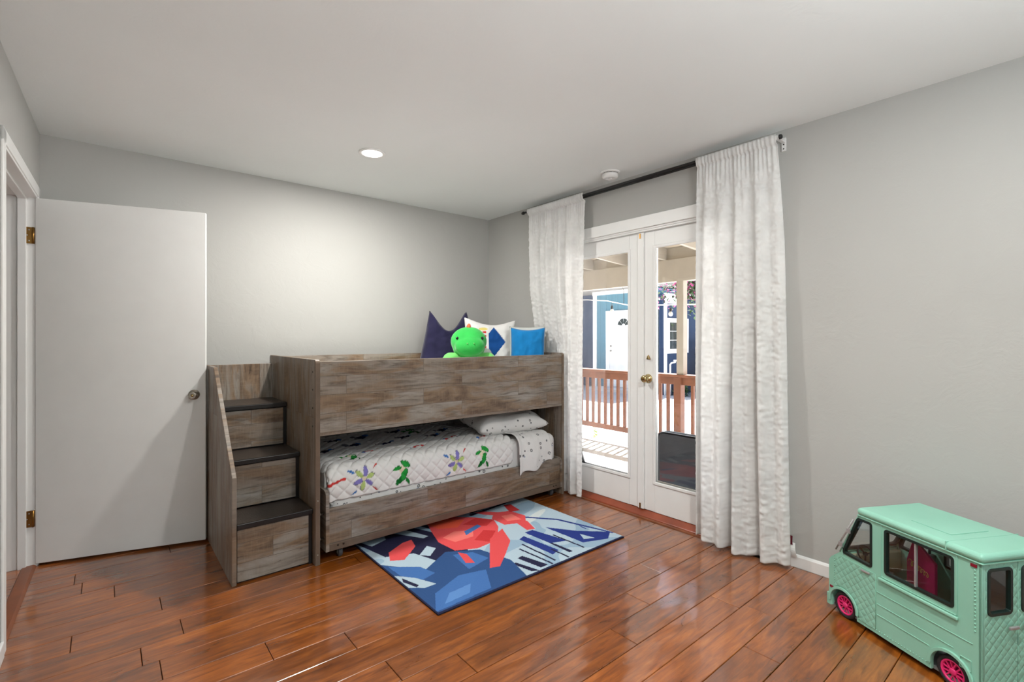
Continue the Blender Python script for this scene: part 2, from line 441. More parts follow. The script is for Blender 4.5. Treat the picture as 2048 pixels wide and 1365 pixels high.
# hall beyond the door
hallf = struct('floor_hall', MB().box(-4.75, -3.36, -2.6, 0.6, -0.12, -0.012), M_gap)
for i in range(10):
    for j in range(2):
        y = -1.35+i*PW; x = -4.75+j*0.72+(0.3 if i % 2 else 0.0)
        MB().box(max(-4.74, x-0.3)+0.001, min(-3.30, x+0.72)-0.001, y+0.001, y+PW-0.001, -0.012, -0.001).build('plank', M_floor, hallf)
m = MB(); m.box(-4.87, -4.75, -2.7, 0.7, -0.05, H+0.02); m.box(-4.87, -3.36, 0.6, 0.72, -0.05, H+0.02); m.box(-4.87, -3.40, -2.72, -2.6, -0.05, H+0.02)
struct('wall_hall', m, M_wall)
struct('ceiling_hall', MB().box(-4.87, -3.60, -2.72, 0.72, H, H+0.1), M_ceil)

# baseboards
m = MB(); prof = [(0, 0), (-0.012, 0), (-0.012, 0.058), (-0.007, 0.066), (0, 0.070)]
m.prism(prof, YR, -2.685, 'y')
struct('baseboard_right', m, M_base)
m = MB()
m.box(-3.22, -0.0, -0.012, 0.0, 0.0, 0.066); struct('baseboard_back', m, M_base, bevel=0.004)
m = MB(); m.box(0, 0.012, YR-0.1, OY0-0.052, 0.0, 0.066); LO('baseboard_left', m, M_base, bevel=0.004)['kind'] = 'structure'

# interior door, open
hx, hy = -3.2405, -0.128
ang = math.atan2(-0.352+0.128, -2.458+3.2405)
DWD = 0.812
door = empty('door_1', (hx, hy, 0.012), ang); tag(door, 'plain white flush door standing open against the corner', kind='structure')
MB().box(0.003, DWD, 0.0, 0.035, 0.002, 2.03).build('leaf', M_white, door, bevel=0.003)
kM = Matrix.Translation((DWD-0.062, 0.0, 0.905)) @ Matrix.Rotation(PI/2, 4, 'X')
kn = MB().lathe([(0, 0.0), (0.031, 0.0), (0.031, 0.004), (0.027, 0.008), (0.013, 0.010), (0.012, 0.028), (0.019, 0.036), (0.024, 0.046), (0.0235, 0.056), (0.018, 0.061), (0.010, 0.058), (0.0, 0.058)], 28, kM).build('knob', M_metal, door, smooth=True)
MB().lathe([(0, 0.057), (0.0075, 0.057), (0.0075, 0.0605), (0.006, 0.062), (0, 0.062)], 16, kM).build('keyhole', M_pbrass, kn, smooth=True)
MB().lathe([(0, -0.04), (0.031, -0.04), (0.031, -0.045), (0.012, -0.05), (0.012, -0.065), (0.024, -0.085), (0.018, -0.095), (0, -0.095)], 20, kM).build('knob', M_metal, door, smooth=True)
for zc in (1.82, 0.255):
    h_ = empty('hinge', (0, 0, zc)); h_.parent = door
    MB().lathe([(0, -0.045), (0.0055, -0.045), (0.0055, 0.045), (0, 0.045)], 12, Matrix.Translation((-0.004, -0.004, 0))).build('knuckle', M_brass, h_, smooth=True)
    MB().box(-0.0035, 0.0005, 0.0, 0.030, -0.045, 0.045).build('door_leaf_plate', M_brass, h_)
    # plate on the jamb, expressed in the door frame
    J = Matrix.Rotation(-ang, 4, 'Z') @ Matrix.Translation((-hx, -hy, 0))
    mm = MB(); mm.box(-3.2465-0.036, -3.2435, -0.1275, -0.1245, -0.045, 0.045); 
    pl = mm.build('jamb_plate', M_brass, h_, M=J)
    sc = MB()
    for dz in (-0.03, 0, 0.03): sc.ball((-3.262-0.008*(dz == 0), -0.128, dz), (0.004, 0.0015, 0.004), 8, 6)
    sc.build('screw', M_metal, h_, M=J)

# ---- French doors
cas = MB(); cas.box(-0.016, 0.0, DY0-0.055, DY0+0.008, 0.0, DZ+0.075); cas.box(-0.016, 0.0, DY1-0.008, DY1+0.055, 0.0, DZ+0.075); cas.box(-0.017, 0.0, DY0-0.055, DY1+0.055, DZ-0.008, DZ+0.075)
struct('trim_5', cas, M_trim, bevel=0.003)
jb = MB(); jb.box(0.0, TH+0.01, DY0, DY0+0.02, 0, DZ); jb.box(0, TH+0.01, DY1-0.02, DY1, 0, DZ); jb.box(0, TH+0.01, DY0, DY1, DZ-0.02, DZ)
jb.box(0.004, 0.02, DY0, DY1, DZ-0.032, DZ-0.02)
struct('trim_6', jb, M_trim, bevel=0.002, seg=1)
M_sill = plain('red_brown_sill_wood', S(140, 66, 40), 0.3, var=0.25)
m = MB(); m.prism([(-0.028, 0.0), (-0.024, 0.012), (0.03, 0.036), (0.09, 0.036), (0.15, 0.020), (0.15, 0.0)], DY0+0.02, DY1-0.02, 'y')
struct('trim_7', m, M_sill, bevel=0.002, seg=1)
m = MB(); m.prism([(-0.052, 0.0), (-0.049, 0.006), (-0.031, 0.007), (-0.029, 0.0)], DY0+0.02, DY1-0.02, 'y')
struct('trim_8', m, M_strip)
YM = -1.790
def french(name, ya, yb, active, label):
    d = empty(name, (0.030, ya, 0.040)); tag(d, label, kind='structure')
    W = yb-ya; Hd = DZ-0.024-0.040
    st, bt, tp = 0.105, 0.205, 0.125
    MB().box(0, 0.042, 0, st, 0, Hd).build('stile', M_trim, d, bevel=0.002, seg=1)
    MB().box(0, 0.042, W-st, W, 0, Hd).build('stile', M_trim, d, bevel=0.002, seg=1)
    MB().box(0, 0.042, st, W-st, 0, bt).build('bottom_rail', M_trim, d)
    MB().box(0, 0.042, st, W-st, Hd-tp, Hd).build('top_rail', M_trim, d)
    a, b, c, e = st, W-st, bt, Hd-tp
    mo = plate([(a-0.012, c-0.012), (b+0.012, c-0.012), (b+0.012, e+0.012), (a-0.012, e+0.012)], [[(a+0.010, c+0.010), (b-0.010, c+0.010), (b-0.010, e-0.010), (a+0.010, e-0.010)]], 0.012, 'x', -0.002)
    mo.build('glazing_bead', M_trim, d, bevel=0.005, seg=3)
    MB().box(0.019, 0.023, a, b, c, e).build('glass_pane', M_glass, d)
    MB().box(0.036, 0.046, a-0.01, b+0.01, c-0.01, c+0.008).build('outer_bead', M_trim, d)
    return d, W, Hd
dl, W, Hd = french('door_2', YM+0.004, DY1-0.022, False, 'fixed white glazed French door leaf beside the bunk bed')
MB().box(-0.012, 0.0, -0.028, 0.024, 0.0, Hd).build('astragal', M_trim, dl, bevel=0.004)
for zz in (0.004, Hd-0.05):
    MB().box(-0.016, -0.011, -0.004, 0.006, zz, zz+0.035).build('flush_bolt', M_brass, dl)
dr, W, Hd = french('door_3', DY0+0.022, YM-0.004, True, 'white glazed French door leaf with brass knob')
ky = W-0.052
kM = Matrix.Translation((0.0, ky, 0.937)) @ Matrix.Rotation(-PI/2, 4, 'Y')
kn = MB().lathe([(0, 0), (0.032, 0), (0.032, 0.004), (0.026, 0.010), (0.013, 0.013), (0.012, 0.03), (0.020, 0.036), (0.0255, 0.046), (0.025, 0.056), (0.020, 0.064), (0.012, 0.066), (0, 0.066)], 28, kM).build('knob', M_pbrass, dr, smooth=True)
MB().box(-0.072, -0.062, ky-0.003, ky+0.003, 0.937-0.008, 0.937+0.008).build('turn_button', M_brass, kn, bevel=0.001)
kM2 = Matrix.Translation((0.0, ky-0.004, 1.088)) @ Matrix.Rotation(-PI/2, 4, 'Y')
db = MB().prism([(-0.016, 0.014), (0.016, 0.014), (0.0, -0.018)], 0.0, 0.008, 'z', kM2 @ Matrix.Rotation(PI/2, 4, 'Z')).build('deadbolt', M_brass, dr, bevel=0.002)
MB().prism([(-0.014, 0.012), (0.004, 0.012), (-0.004, -0.014)], 0.008, 0.026, 'z', kM2 @ Matrix.Rotation(PI/2, 4, 'Z')).build('thumb_turn', M_pbrass, db, bevel=0.002)

# ================================================================== CEILING FITTINGS
def recessed(x, y, label, group):
    t = thing('recessed_light', label, 'ceiling light', (x, y, H), group=group)
    MB().lathe([(0.066, 0.0), (0.082, 0.0), (0.084, -0.003), (0.078, -0.007), (0.064, -0.007), (0.060, -0.002), (0.066, 0.0)], 40).build('trim_ring', M_plastic, t, smooth=True)
    MB().lathe([(0, -0.0035), (0.062, -0.0035), (0.062, -0.001), (0, -0.001)], 40).build('lens', M_lens, t)
    ld = bpy.data.lights.new('recessed_lamp', 'AREA'); ld.shape = 'DISK'; ld.size = 0.118; ld.energy = LAMP_W; ld.color = (1.0, 0.97, 0.925)
    lo = bpy.data.objects.new('lamp_glow', ld); COL.objects.link(lo); lo.parent = t; lo.location = (0, 0, -0.009)
    return t
recessed(-1.639, -0.948, 'round white recessed ceiling light glowing above the bunk bed', 'recessed ceiling lights')
recessed(-1.639, -3.70, 'round white recessed ceiling light added out of view to brighten the room', 'recessed ceiling lights')  # second lamp, out of view, added for more brightness
fl_ = thing('added_fill_lamp', 'unseen white uplighter added behind the camera to brighten the ceiling', 'fill lamp', (-2.15, -4.75, 0.0))  # added uplight, never in view, bounces fill off the ceiling
MB().lathe([(0, 0.0), (0.14, 0.0), (0.14, 0.012), (0.12, 0.022), (0.02, 0.028), (0, 0.028)], 32).build('base', M_plastic, fl_, smooth=True)
MB().tube([(0, 0, 0.025), (0, 0, 1.36)], 0.012, 12).build('pole', M_plastic, fl_, smooth=True)
MB().lathe([(0.0, 1.355), (0.05, 1.36), (0.13, 1.395), (0.195, 1.445), (0.190, 1.448), (0.125, 1.402), (0.05, 1.368), (0.0, 1.364)], 36).build('bowl_shade', M_plastic, fl_, smooth=True)
ud = bpy.data.lights.new('fill_uplight', 'AREA'); ud.shape = 'DISK'; ud.size = 0.32; ud.energy = FILL_W; ud.color = (0.88, 0.97, 1.0)
uo = bpy.data.objects.new('fill_glow', ud); COL.objects.link(uo); uo.parent = fl_; uo.location = (0, 0, 1.447); uo.rotation_euler = (PI, 0, 0)
sm = thing('smoke_detector', 'small round white smoke detector on the ceiling by the curtain rod', 'smoke detector', (-0.190, -1.680, H))
MB().lathe([(0, 0), (0.068, 0), (0.068, -0.006), (0.060, -0.010), (0, -0.010)], 40).build('mount', M_plastic, sm, smooth=False)
MB().lathe([(0, -0.010), (0.052, -0.010), (0.052, -0.014), (0, -0.014)], 40).build('vent_gap', M_black, sm)
MB().lathe([(0, -0.014), (0.055, -0.014), (0.057, -0.020), (0.054, -0.036), (0.046, -0.043), (0.030, -0.045), (0.027, -0.042), (0, -0.042)], 40).build('cover', M_plastic, sm, smooth=True)
MB().lathe([(0, -0.042), (0.012, -0.042), (0.012, -0.046), (0, -0.047)], 20).build('test_button', M_plastic, sm, smooth=True)
for k in range(12):
    MB().box(-0.002, 0.002, 0.050, 0.0545, -0.014, -0.010, Matrix.Rotation(2*PI*k/12, 4, 'Z')).build('vent_rib', M_plastic, sm)

# ================================================================== CURTAIN ROD AND CURTAINS
RX, RZ = -0.090, 2.372
rod = thing('curtain_rod', 'long thin black curtain rod above the French doors', 'curtain rod', (RX, -1.7, RZ))
MB().tube([(0, -1.070, 0), (0, 1.045, 0)], 0.0095, 14).build('rod_tube', M_black, rod, smooth=True)
MB().tube([(0.016, -0.95, -0.012), (0.016, 0.95, -0.012)], 0.0075, 10).build('inner_tube', M_black, rod, smooth=True)
for s in (-1, 1):
    MB().lathe([(0, 0), (0.013, 0), (0.014, 0.006), (0.013, 0.022), (0.009, 0.026), (0, 0.026)], 18, Matrix.Translation((0, s*1.060, 0)) @ Matrix.Rotation(-s*PI/2, 4, 'X')).build('end_cap', M_black, rod, smooth=True)
    b = MB(); y = s*1.062 if s < 0 else 1.0
    b.box(0.082, 0.0895, y-0.012, y+0.012, -0.055, 0.020); b.box(0.012, 0.084, y-0.010, y+0.010, -0.010, -0.006)
    b.lathe([(0.0085, -0.010), (0.014, -0.010), (0.014, 0.010), (0.0085, 0.010), (0.0085, -0.010)], 16, Matrix.Translation((0, y, 0)) @ Matrix.Rotation(PI/2, 4, 'X'))
    br = b.build('bracket', M_plastic, rod, bevel=0.001, seg=1)
    sc = MB()
    for dz in (-0.018, -0.042): sc.ball((0.081, y, dz), (0.002, 0.004, 0.004), 8, 6)
    sc.build('screw', M_bolt, br)

def fold_noise(s, seed): return noise.noise(Vector((s, seed*3.7, 0.3)))
def curtain(name, label, top, bot, seed, folds, hem, xmid, amp0, amp1, squash=lambda u, v: 1.0, nu=230, nv=300):
    t = thing(name, label, 'curtain', (0, 0, 0), group='white curtains')
    ztop = RZ+0.018
    def f(u, v):
        vz = v                                      # 0 top .. 1 bottom
        y = (top[0]+(bot[0]-top[0])*vz**0.8)*(1-u)+(top[1]+(bot[1]-top[1])*vz**0.8)*u
        zb = hem(u)
        z = ztop+(zb-ztop)*v
        s = u*folds
        ph = 0.55*fold_noise(u*2.3, seed)+0.35*fold_noise(u*5.0+v*0.6, seed+2)
        a = (amp0+(amp1-amp0)*min(1, vz*1.6))*squash(u, vz)
        big = math.sin(2*PI*(s*0.62+ph)+seed)*0.75+0.42*math.sin(2*PI*(s*1.31+ph*0.7)+seed*2.1)
        sharp = big*(1-0.18*big*big)
        gather = 0.006*math.sin(2*PI*s*4.3+3*fold_noise(u*9, seed+5))*max(0, 1-vz*9)
        xm = xmid(u, vz)
        x = xm - a*sharp*min(1.0, 0.22+vz*5) + gather
        if vz < 0.022:                                # round over the rod
            q = vz/0.022; x = RX - 0.019*math.sin(PI*min(1, q*0.45+0.30)) + gather*0.35
        if abs(vz-0.022) < 0.010: x += 0.003
        # seersucker puckers
        rip = 1.6*noise.noise(Vector((u*folds*3.4, z*52, seed)))+0.8*noise.noise(Vector((u*folds*7, z*95, seed+4)))
        x += 0.0044*rip*min(1, vz*12)
        y += 0.0012*rip
        return (x, y, z)
    o = MB().grid(f, nu, nv).build('panel', M_curtain, t, smooth=True)
    so = o.modifiers.new('thick', 'SOLIDIFY'); so.thickness = 0.0012
    return t, f
squash_left = lambda u, v: 1.0-0.55*min(1, max(0, (v-0.30)/0.15))*(1-max(0.0, min(1.0, (u-0.66)/0.2)))
def xm_left(u, v):
    y = -0.70-u*0.63
    base = -0.085 if v < 0.30 else -0.085+(min(1, (v-0.30)/0.18))*0.043
    k = max(0.0, min(1.0, (u-0.62)/0.2))             # the part past the end of the bed hangs freer
    return base*(1-k)+(-0.080-0.02*v)*k
cl, fl = curtain('curtain', 'white crinkled curtain panel hanging behind the end of the bunk bed', (-0.700, -1.345), (-0.80, -1.315), 1.3, 6.4,
        lambda u: 0.018+0.006*math.sin(9*u), xm_left, 0.024, 0.034, squash_left)
def xm_right(u, v): return -0.092-0.012*v+0.055*max(0, (u-0.55)/0.45)**1.5*min(1, v*4)
cr, fr_ = curtain('curtain', 'white crinkled curtain panel hanging against the bare grey wall', (-2.285, -2.758), (-2.275, -2.822), 4.1, 4.6,
        lambda u: 0.020+0.010*math.sin(6*u+1), xm_right, 0.012, 0.062)
M_tag1 = cloth('maroon_tag', S(92, 28, 40)); M_tag2 = cloth('white_tag', (0.8, 0.8, 0.78, 1))
MB().grid(lambda u, v: (-0.030-0.004*math.sin(3*v), -2.795-0.022*u, 0.175-0.05*v), 4, 6).build('maroon_label', M_tag1, cr).modifiers.new('t', 'SOLIDIFY').thickness = 0.001
MB().grid(lambda u, v: (-0.020-0.012*math.sin(3*v), -2.800-0.026*u-0.012*v, 0.135-0.075*v), 4, 6).build('care_label', M_tag2, cr).modifiers.new('t', 'SOLIDIFY').thickness = 0.001

# ================================================================== BUNK BED
def at(parent): return Matrix.Translation(-Vector(parent.location))
bed = thing('bunk_bed', 'low rustic grey-brown wooden bunk bed frame with plank-print guard panels', 'bunk bed', (-1.07, -0.63, 0.0))
MT = at(bed)
BX0, BX1, BY0, BY1 = -2.045, -0.080, -1.122, -0.140
def end_panel(x0, x1):
    poly = [(BY0, 0.0), (BY1, 0.0)] + arc(BY1-0.02, 1.145-0.02, 0.02, 0, 90, 4) + arc(BY0+0.02, 1.145-0.02, 0.02, 90, 180, 4)
    return MB().prism(poly, x0, x1, 'x').build('end_panel', M_barn_zy, bed, bevel=0.002, M=MT)
ep = end_panel(BX0, -2.020); end_panel(-0.102, BX1)
MB().box(BX0+0.001, -2.0205, BY0-0.0015, BY0, 0.004, 1.125).build('edge_band', M_edge, ep, M=MT)
for z in (1.075, 0.975, 0.872, 0.770):
    MB().lathe([(0, 0), (0.0055, 0), (0.0055, 0.002), (0, 0.002)], 10, MT @ Matrix.Translation((BX0-0.0015, -1.075, z)) @ Matrix.Rotation(PI/2, 4, 'Y')).build('bolt_hole', M_blackedge, ep)
for z in (0.36, 0.06):
    MB().ball((-2.033, BY0-0.002, z), (0.004, 0.002, 0.004), 8, 6).build('bolt', M_metal, ep, M=MT)
MB().box(-2.020, -0.102, -1.118, -1.098, 0.716, 1.133).build('front_guard_panel', M_barn_xz, bed, bevel=0.002, M=MT)
MB().box(-2.020, -0.102, -0.165, -0.145, 0.72, 1.137).build('back_guard_panel', M_barn_xz, bed, bevel=0.002, M=MT)
MB().box(-2.020, -0.102, -1.098, -0.165, 0.740, 0.765).build('deck_board', M_edge, bed, M=MT)
for z0 in (0.30,):
    MB().box(-2.020, -0.102, -0.165, -0.145, 0.10, 0.40).build('back_rail', M_barn_xz, bed, M=MT)

# ---- storage staircase
st = thing('bed_staircase', 'rustic brown wooden staircase with black treads attached to the bunk bed', 'staircase', (-2.25, -0.65, 0.0))
MS = at(st)
poly = [(-0.205, 0.0), (-1.085, 0.0), (-1.085, 0.553), (-0.545, 1.083), (-0.525, 1.092), (-0.205, 1.092)]
MB().prism(poly, -2.446, -2.424, 'x').build('side_panel', M_barn_zy, st, bevel=0.003, M=MS)
sp_ = [(-0.24, 0.0), (-1.068, 0.0), (-1.068, 0.28), (-0.83, 0.28), (-0.83, 0.555), (-0.565, 0.555), (-0.565, 0.825), (-0.24, 0.825)]
MB().prism(sp_, -2.066, -2.048, 'x').build('inner_side_panel', M_blackedge, st, M=MS)
for (yf, yb, z0, z1) in ((-1.088, -0.83, 0.0, 0.310), (-0.848, -0.565, 0.310, 0.585), (-0.582, -0.24, 0.585, 0.855)):
    MB().box(-2.424, -2.048, yf, yb, z1-0.026, z1).build('tread', M_blackedge, st, bevel=0.003, M=MS)
    MB().box(-2.421, -2.052, yf+0.004, yb, z1, z1+0.0025).build('tread_pad', M_tread, st, M=MS)
    MB().box(-2.420, -2.066, yf+0.016, yf+0.034, z0+0.010, z1-0.032).build('drawer_front', M_barn_xz, st, bevel=0.003, M=MS)
    MB().box(-2.424, -2.066, yf+0.034, yf+0.05, z0, z1-0.026).build('riser_backing', M_blackedge, st, M=MS)
MB().box(-2.424, -2.052, -0.235, -0.215, 0.0, 1.090).build('back_panel', M_barn_zx, st, bevel=0.002, M=MS)

# ---- trundle
tr = thing('trundle_bed', 'rustic wooden trundle drawer on casters under the bunk bed', 'trundle bed', (-1.04, -0.63, 0.0))
MTr = at(tr)
def tr_end(x0, x1, top=0.405):
    poly = [(-1.128, 0.062), (-0.20, 0.062), (-0.20, top)] + arc(-1.128+0.035, top-0.035, 0.035, 90, 180, 5)
    return MB().prism(poly, x0, x1, 'x').build('end_panel', M_barn_yz, tr, bevel=0.002, M=MTr)
te = tr_end(-1.990, -1.970); tr_end(-0.124, -0.106, 0.300)
for z in (0.275, 0.135):
    MB().lathe([(0, 0), (0.004, 0), (0.004, 0.02), (0.007, 0.02), (0.007, 0.024), (0, 0.024)], 10, MTr @ Matrix.Translation((-1.990, -1.10, z)) @ Matrix.Rotation(-PI/2, 4, 'Y')).build('bolt', M_metal, te, smooth=True)
MB().box(-1.970, -0.124, -1.118, -1.098, 0.102, 0.300).build('front_panel', M_barn_xz, tr, bevel=0.002, M=MTr)
br_ = MB().box(-1.970, -0.124, -1.127, -1.100, 0.062, 0.103).build('bottom_rail', M_edge, tr, bevel=0.003, M=MTr)
MB().box(-1.970, -0.124, -0.222, -0.202, 0.062, 0.300).build('back_panel', M_barn_xz, tr, M=MTr)
MB().box(-1.970, -0.124, -1.098, -0.222, 0.085, 0.105).build('base_board', M_edge, tr, M=MTr)
for x in (-1.922, -1.890, -0.205, -0.178):
    MB().ball((x, -1.129, 0.088), (0.0055, 0.004, 0.0055), 10, 6).build('bolt', M_bolt, br_, smooth=True, M=MTr)
for x in (-1.895, -0.190):
    for y in (-1.075, -0.30):
        c = empty('caster', (x+1.04, y+0.63, 0.0)); c.parent = tr
        MB().lathe([(0, -0.011), (0.026, -0.011), (0.0285, -0.007), (0.0285, 0.007), (0.026, 0.011), (0, 0.011)], 22, Matrix.Translation((0, 0, 0.0287)) @ Matrix.Rotation(PI/2, 4, 'Y')).build('wheel', M_caster, c, smooth=True)
        f = MB(); f.box(-0.015, -0.012, -0.012, 0.012, 0.02, 0.06); f.box(0.012, 0.015, -0.012, 0.012, 0.02, 0.06); f.box(-0.018, 0.018, -0.016, 0.016, 0.058, 0.063); f.tube([(-0.016, 0, 0.0287), (0.016, 0, 0.0287)], 0.004, 8)
        f.build('fork', M_metal, c)

# ================================================================== BEDDING
def drape(t, L, r):
    if t <= L-r: return t, 0.0
    if t <= L-r+r*PI/2:
        a = (t-(L-r))/r; return L-r+r*math.sin(a), r*(1-math.cos(a))
    return L, r+(t-(L-r)-r*PI/2)
def soft_box(name, x0, x1, y0, y1, z0, z1, r, mat, parent=None, **kw):
    m = MB().box(x0, x1, y0, y1, z0, z1)
    o = m.build(name, mat, parent, smooth=True, bevel=r, seg=6, ang=20); return o
def paint(o, fn):
    """colour attribute for a printed pattern"""
    me = o.data; at_ = me.color_attributes.new('print', 'FLOAT_COLOR', 'POINT')
    for i, v in enumerate(me.vertices):
        at_.data[i].color = fn(i, v.co)
WHITE = (0.74, 0.735, 0.72, 1)
def speckle_sheet(name):
    t = NT(name); v = t.coords()
    vo = t.n('TexVoronoi', feature='F1'); t.link(v, vo.inputs['Vector']); vo.inputs['Scale'].default_value = 27
    sc = t.n('SeparateColor'); t.link(vo.outputs['Color'], sc.inputs[0])
    rad = t.math('ADD', t.math('MULTIPLY', sc.outputs[0], 0.22), 0.12)
    inside = t.math('LESS_THAN', vo.outputs['Distance'], rad)
    keep = t.math('GREATER_THAN', sc.outputs[1], 0.35)
    ring = t.math('GREATER_THAN', vo.outputs['Distance'], t.math('MULTIPLY', rad, 0.55))
    mask = t.math('MULTIPLY', t.math('MULTIPLY', inside, keep), t.math('ADD', t.math('MULTIPLY', ring, 0.5), 0.35))
    ink = t.ramp(sc.outputs[2], [(0.0, S(58, 60, 66)), (0.7, S(70, 72, 78)), (0.85, S(74, 100, 140)), (1.0, S(90, 120, 160))], 'CONSTANT')
    c = t.mix(mask, (0.76, 0.75, 0.735, 1), ink)
    h = t.math('ADD', t.noise(v, 16, 4, 0.55, 1.0), t.math('MULTIPLY', t.noise(v, 300, 2), 0.1))
    return t.done(c, 0.9, t.bump(h, 0.35, 0.012), spec=0.1)
M_sheet = speckle_sheet('white_sheet_with_small_print')
ZM = 0.505
lm = thing('mattress', 'thick mattress in a white printed fitted sheet on the trundle', 'mattress', (-1.04, -0.63, 0.106))
soft_box('cover', -1.945+1.04, -0.126+1.04, -1.082+0.63, -0.235+0.63, 0.0, ZM-0.012-0.106, 0.055, M_sheet, lm)
um = thing('mattress', 'mattress inside the upper bunk behind the plank guard panel', 'mattress', (-1.07, -0.63, 0.766))
soft_box('cover', -0.935, 0.935, -0.455, 0.455, 0.0, 0.165, 0.04, M_sheet, um)

# --- quilt
def ell(p, cx, cy, a, b, ang):
    x, y = p[0]-cx, p[1]-cy; c, s = math.cos(ang), math.sin(ang)
    return ((x*c+y*s)/a)**2+((-x*s+y*c)/b)**2
G1, G2, LIME, LILAC, CREAM, REDQ, NAVYQ, BLUEQ, GREYQ = S(40, 150, 62), S(24, 104, 44), S(176, 196, 120), S(128, 122, 190), S(224, 216, 190), S(196, 60, 56), S(34, 38, 70), S(58, 110, 176), S(120, 120, 130)
def motif_leaf(p):            # a loose sprig of green leaves
    for (cx, cy, a, b, an, c) in ((0.012, 0.048, 0.034, 0.017, -0.5, G1), (-0.048, 0.030, 0.030, 0.012, 0.2, G1), (0.0, -0.012, 0.020, 0.040, -0.35, G1), (-0.030, -0.048, 0.016, 0.034, -0.9, G2), (0.026, -0.058, 0.010, 0.026, 0.5, G2)):
        e = ell(p, cx, cy, a, b, an)
        if e < 1.0: return c if e < 0.75 else G2
    if ell(p, -0.012, 0.016, 0.024, 0.030, 0.3) < 1: return CREAM
    return None
def motif_rocket(p):          # pale pinwheel of lilac and lime petals with loose red dashes
    if ell(p, 0.0, 0.0, 0.015, 0.015, 0) < 1: return CREAM
    for k in range(6):
        an = k*PI/3+0.3
        e = ell(p, 0.040*math.cos(an), 0.040*math.sin(an), 0.030, 0.014, an)
        if e < 1: return GREYQ if e > 0.80 else (LILAC if k % 2 else LIME)
    for (cx, cy, an) in ((0.075, 0.060, 0.6), (-0.080, 0.045, -0.4), (0.070, -0.070, -0.7), (-0.060, -0.075, 0.5)):
        if ell(p, cx, cy, 0.020, 0.006, an) < 1: return REDQ if cx > 0 else BLUEQ
    return None
def motif_dash(p):
    for (cx, cy, a, b, an, c) in ((0, 0, 0.05, 0.008, 0.25, REDQ), (0.055, 0.012, 0.022, 0.010, 0.1, REDQ), (-0.05, -0.008, 0.014, 0.014, 0, BLUEQ)):
        if ell(p, cx, cy, a, b, an) < 1: return c
    return None
def motif_dark(p):
    for (cx, cy, a, b, an, c) in ((0, 0, 0.045, 0.028, 0.4, NAVYQ), (0.05, 0.03, 0.024, 0.018, 0.1, BLUEQ), (-0.05, 0.02, 0.02, 0.03, 0.3, GREYQ)):
        if ell(p, cx, cy, a, b, an) < 1: return c
    return None
QL, QR, QY0, QLen = 1.36, 0.055, -0.215, 0.868
marks = []
qt = -0.875 - 0.0
def tfront(z): return QLen-QR+QR*PI/2+(ZM+0.012-QR-z)     # arc length on the front face at height z
for x, z, fn in ((-1.493, 0.425, motif_leaf), (-0.868, 0.430, motif_leaf), (-1.755, 0.435, motif_rocket), (-1.105, 0.430, motif_rocket), (-1.94, 0.44, motif_dash)):
    marks.append((x, -tfront(z), fn))
for x, t_, fn in ((-1.60, 0.62, motif_dash), (-1.30, 0.70, motif_dash), (-0.98, 0.60, motif_dash), (-0.76, 0.72, motif_dash), (-1.84, 0.45, motif_dark), (-1.62, 0.38, motif_dark), (-1.42, 0.47, motif_dark), (-1.22, 0.36, motif_dark), (-1.02, 0.45, motif_dark), (-0.86, 0.30, motif_dark), (-1.70, 0.20, motif_dark), (-1.48, 0.16, motif_dark), (-1.2, 0.14, motif_dark), (-1.75, 0.70, motif_leaf), (-1.08, 0.2, motif_leaf)):
    marks.append((x, -t_, fn))
qpar = []
QNU, QNV = 300, 190
SMAX = 1.36+0.10; TMAX = QLen+0.155
def qf(u, v):
    s = u*SMAX; t = v*TMAX
    sx, ds = drape(s, QL, 0.06); ty, dt = drape(t, QLen, QR)
    x = -0.605-sx; y = QY0-ty
    q = 0.082; a = (s+t*1.05)/q; b = (s-t*1.05)/q
    da = abs(a-round(a))*2; db_ = abs(b-round(b))*2
    puff = (min(1, da*2.2)**0.6)*(min(1, db_*2.2)**0.6)
    wr = 0.010*noise.noise(Vector((s*4, t*4, 2.0)))+0.004*noise.noise(Vector((s*14, t*14, 5.0)))
    d = 0.011*puff+wr
    z = ZM+0.006-max(ds, dt)-0.25*min(ds, dt)
    # push along the outward direction of the fold
    nz = math.cos(min(PI/2, max(0, (t-(QLen-QR))/QR))) if t > QLen-QR else 1.0
    ny = -math.sin(min(PI/2, (t-(QLen-QR))/QR)) if t > QLen-QR else 0.0
    nx = 0.0
    if s > QL-0.06:
        e = min(PI/2, (s-(QL-0.06))/0.06); nx = -math.sin(e); nz *= math.cos(e)
    bul = 0.0
    if t > QLen: bul = 0.006*math.sin(min(1, (t-QLen)/0.155)*PI)
    if s > QL and t > QLen-0.03: x += 0.030*min(1, (s-QL)/0.08); y += 0.012
    x = max(x+nx*d*0.5, -1.966)
    y = y+ny*(d*0.8+bul)
    if z < 0.31: y = max(y, -1.094)
    qpar.append((x, -t))
    return (x, y, max(z+nz*d, 0.20))
M_quilt = cloth('white_quilted_cotton', WHITE, attr='print', weave=260, bump=0.12)
def qcol(i, co):
    px, pt = qpar[i]
    for mx, mt, fn in marks:
        dx, dy = px-mx, pt-mt
        if abs(dx) < 0.14 and abs(dy) < 0.14:
            c = fn((dx, dy))
            if c: return c
    return WHITE
qm = MB().grid(qf, QNU, QNV)
quilt = qm.build('quilt', M_quilt, None, smooth=True)
paint(quilt, qcol)
quilt.modifiers.new('thick', 'SOLIDIFY').thickness = -0.006
tag(quilt, 'white diamond-stitched quilt with green and lilac printed motifs on the lower bunk', 'quilt')

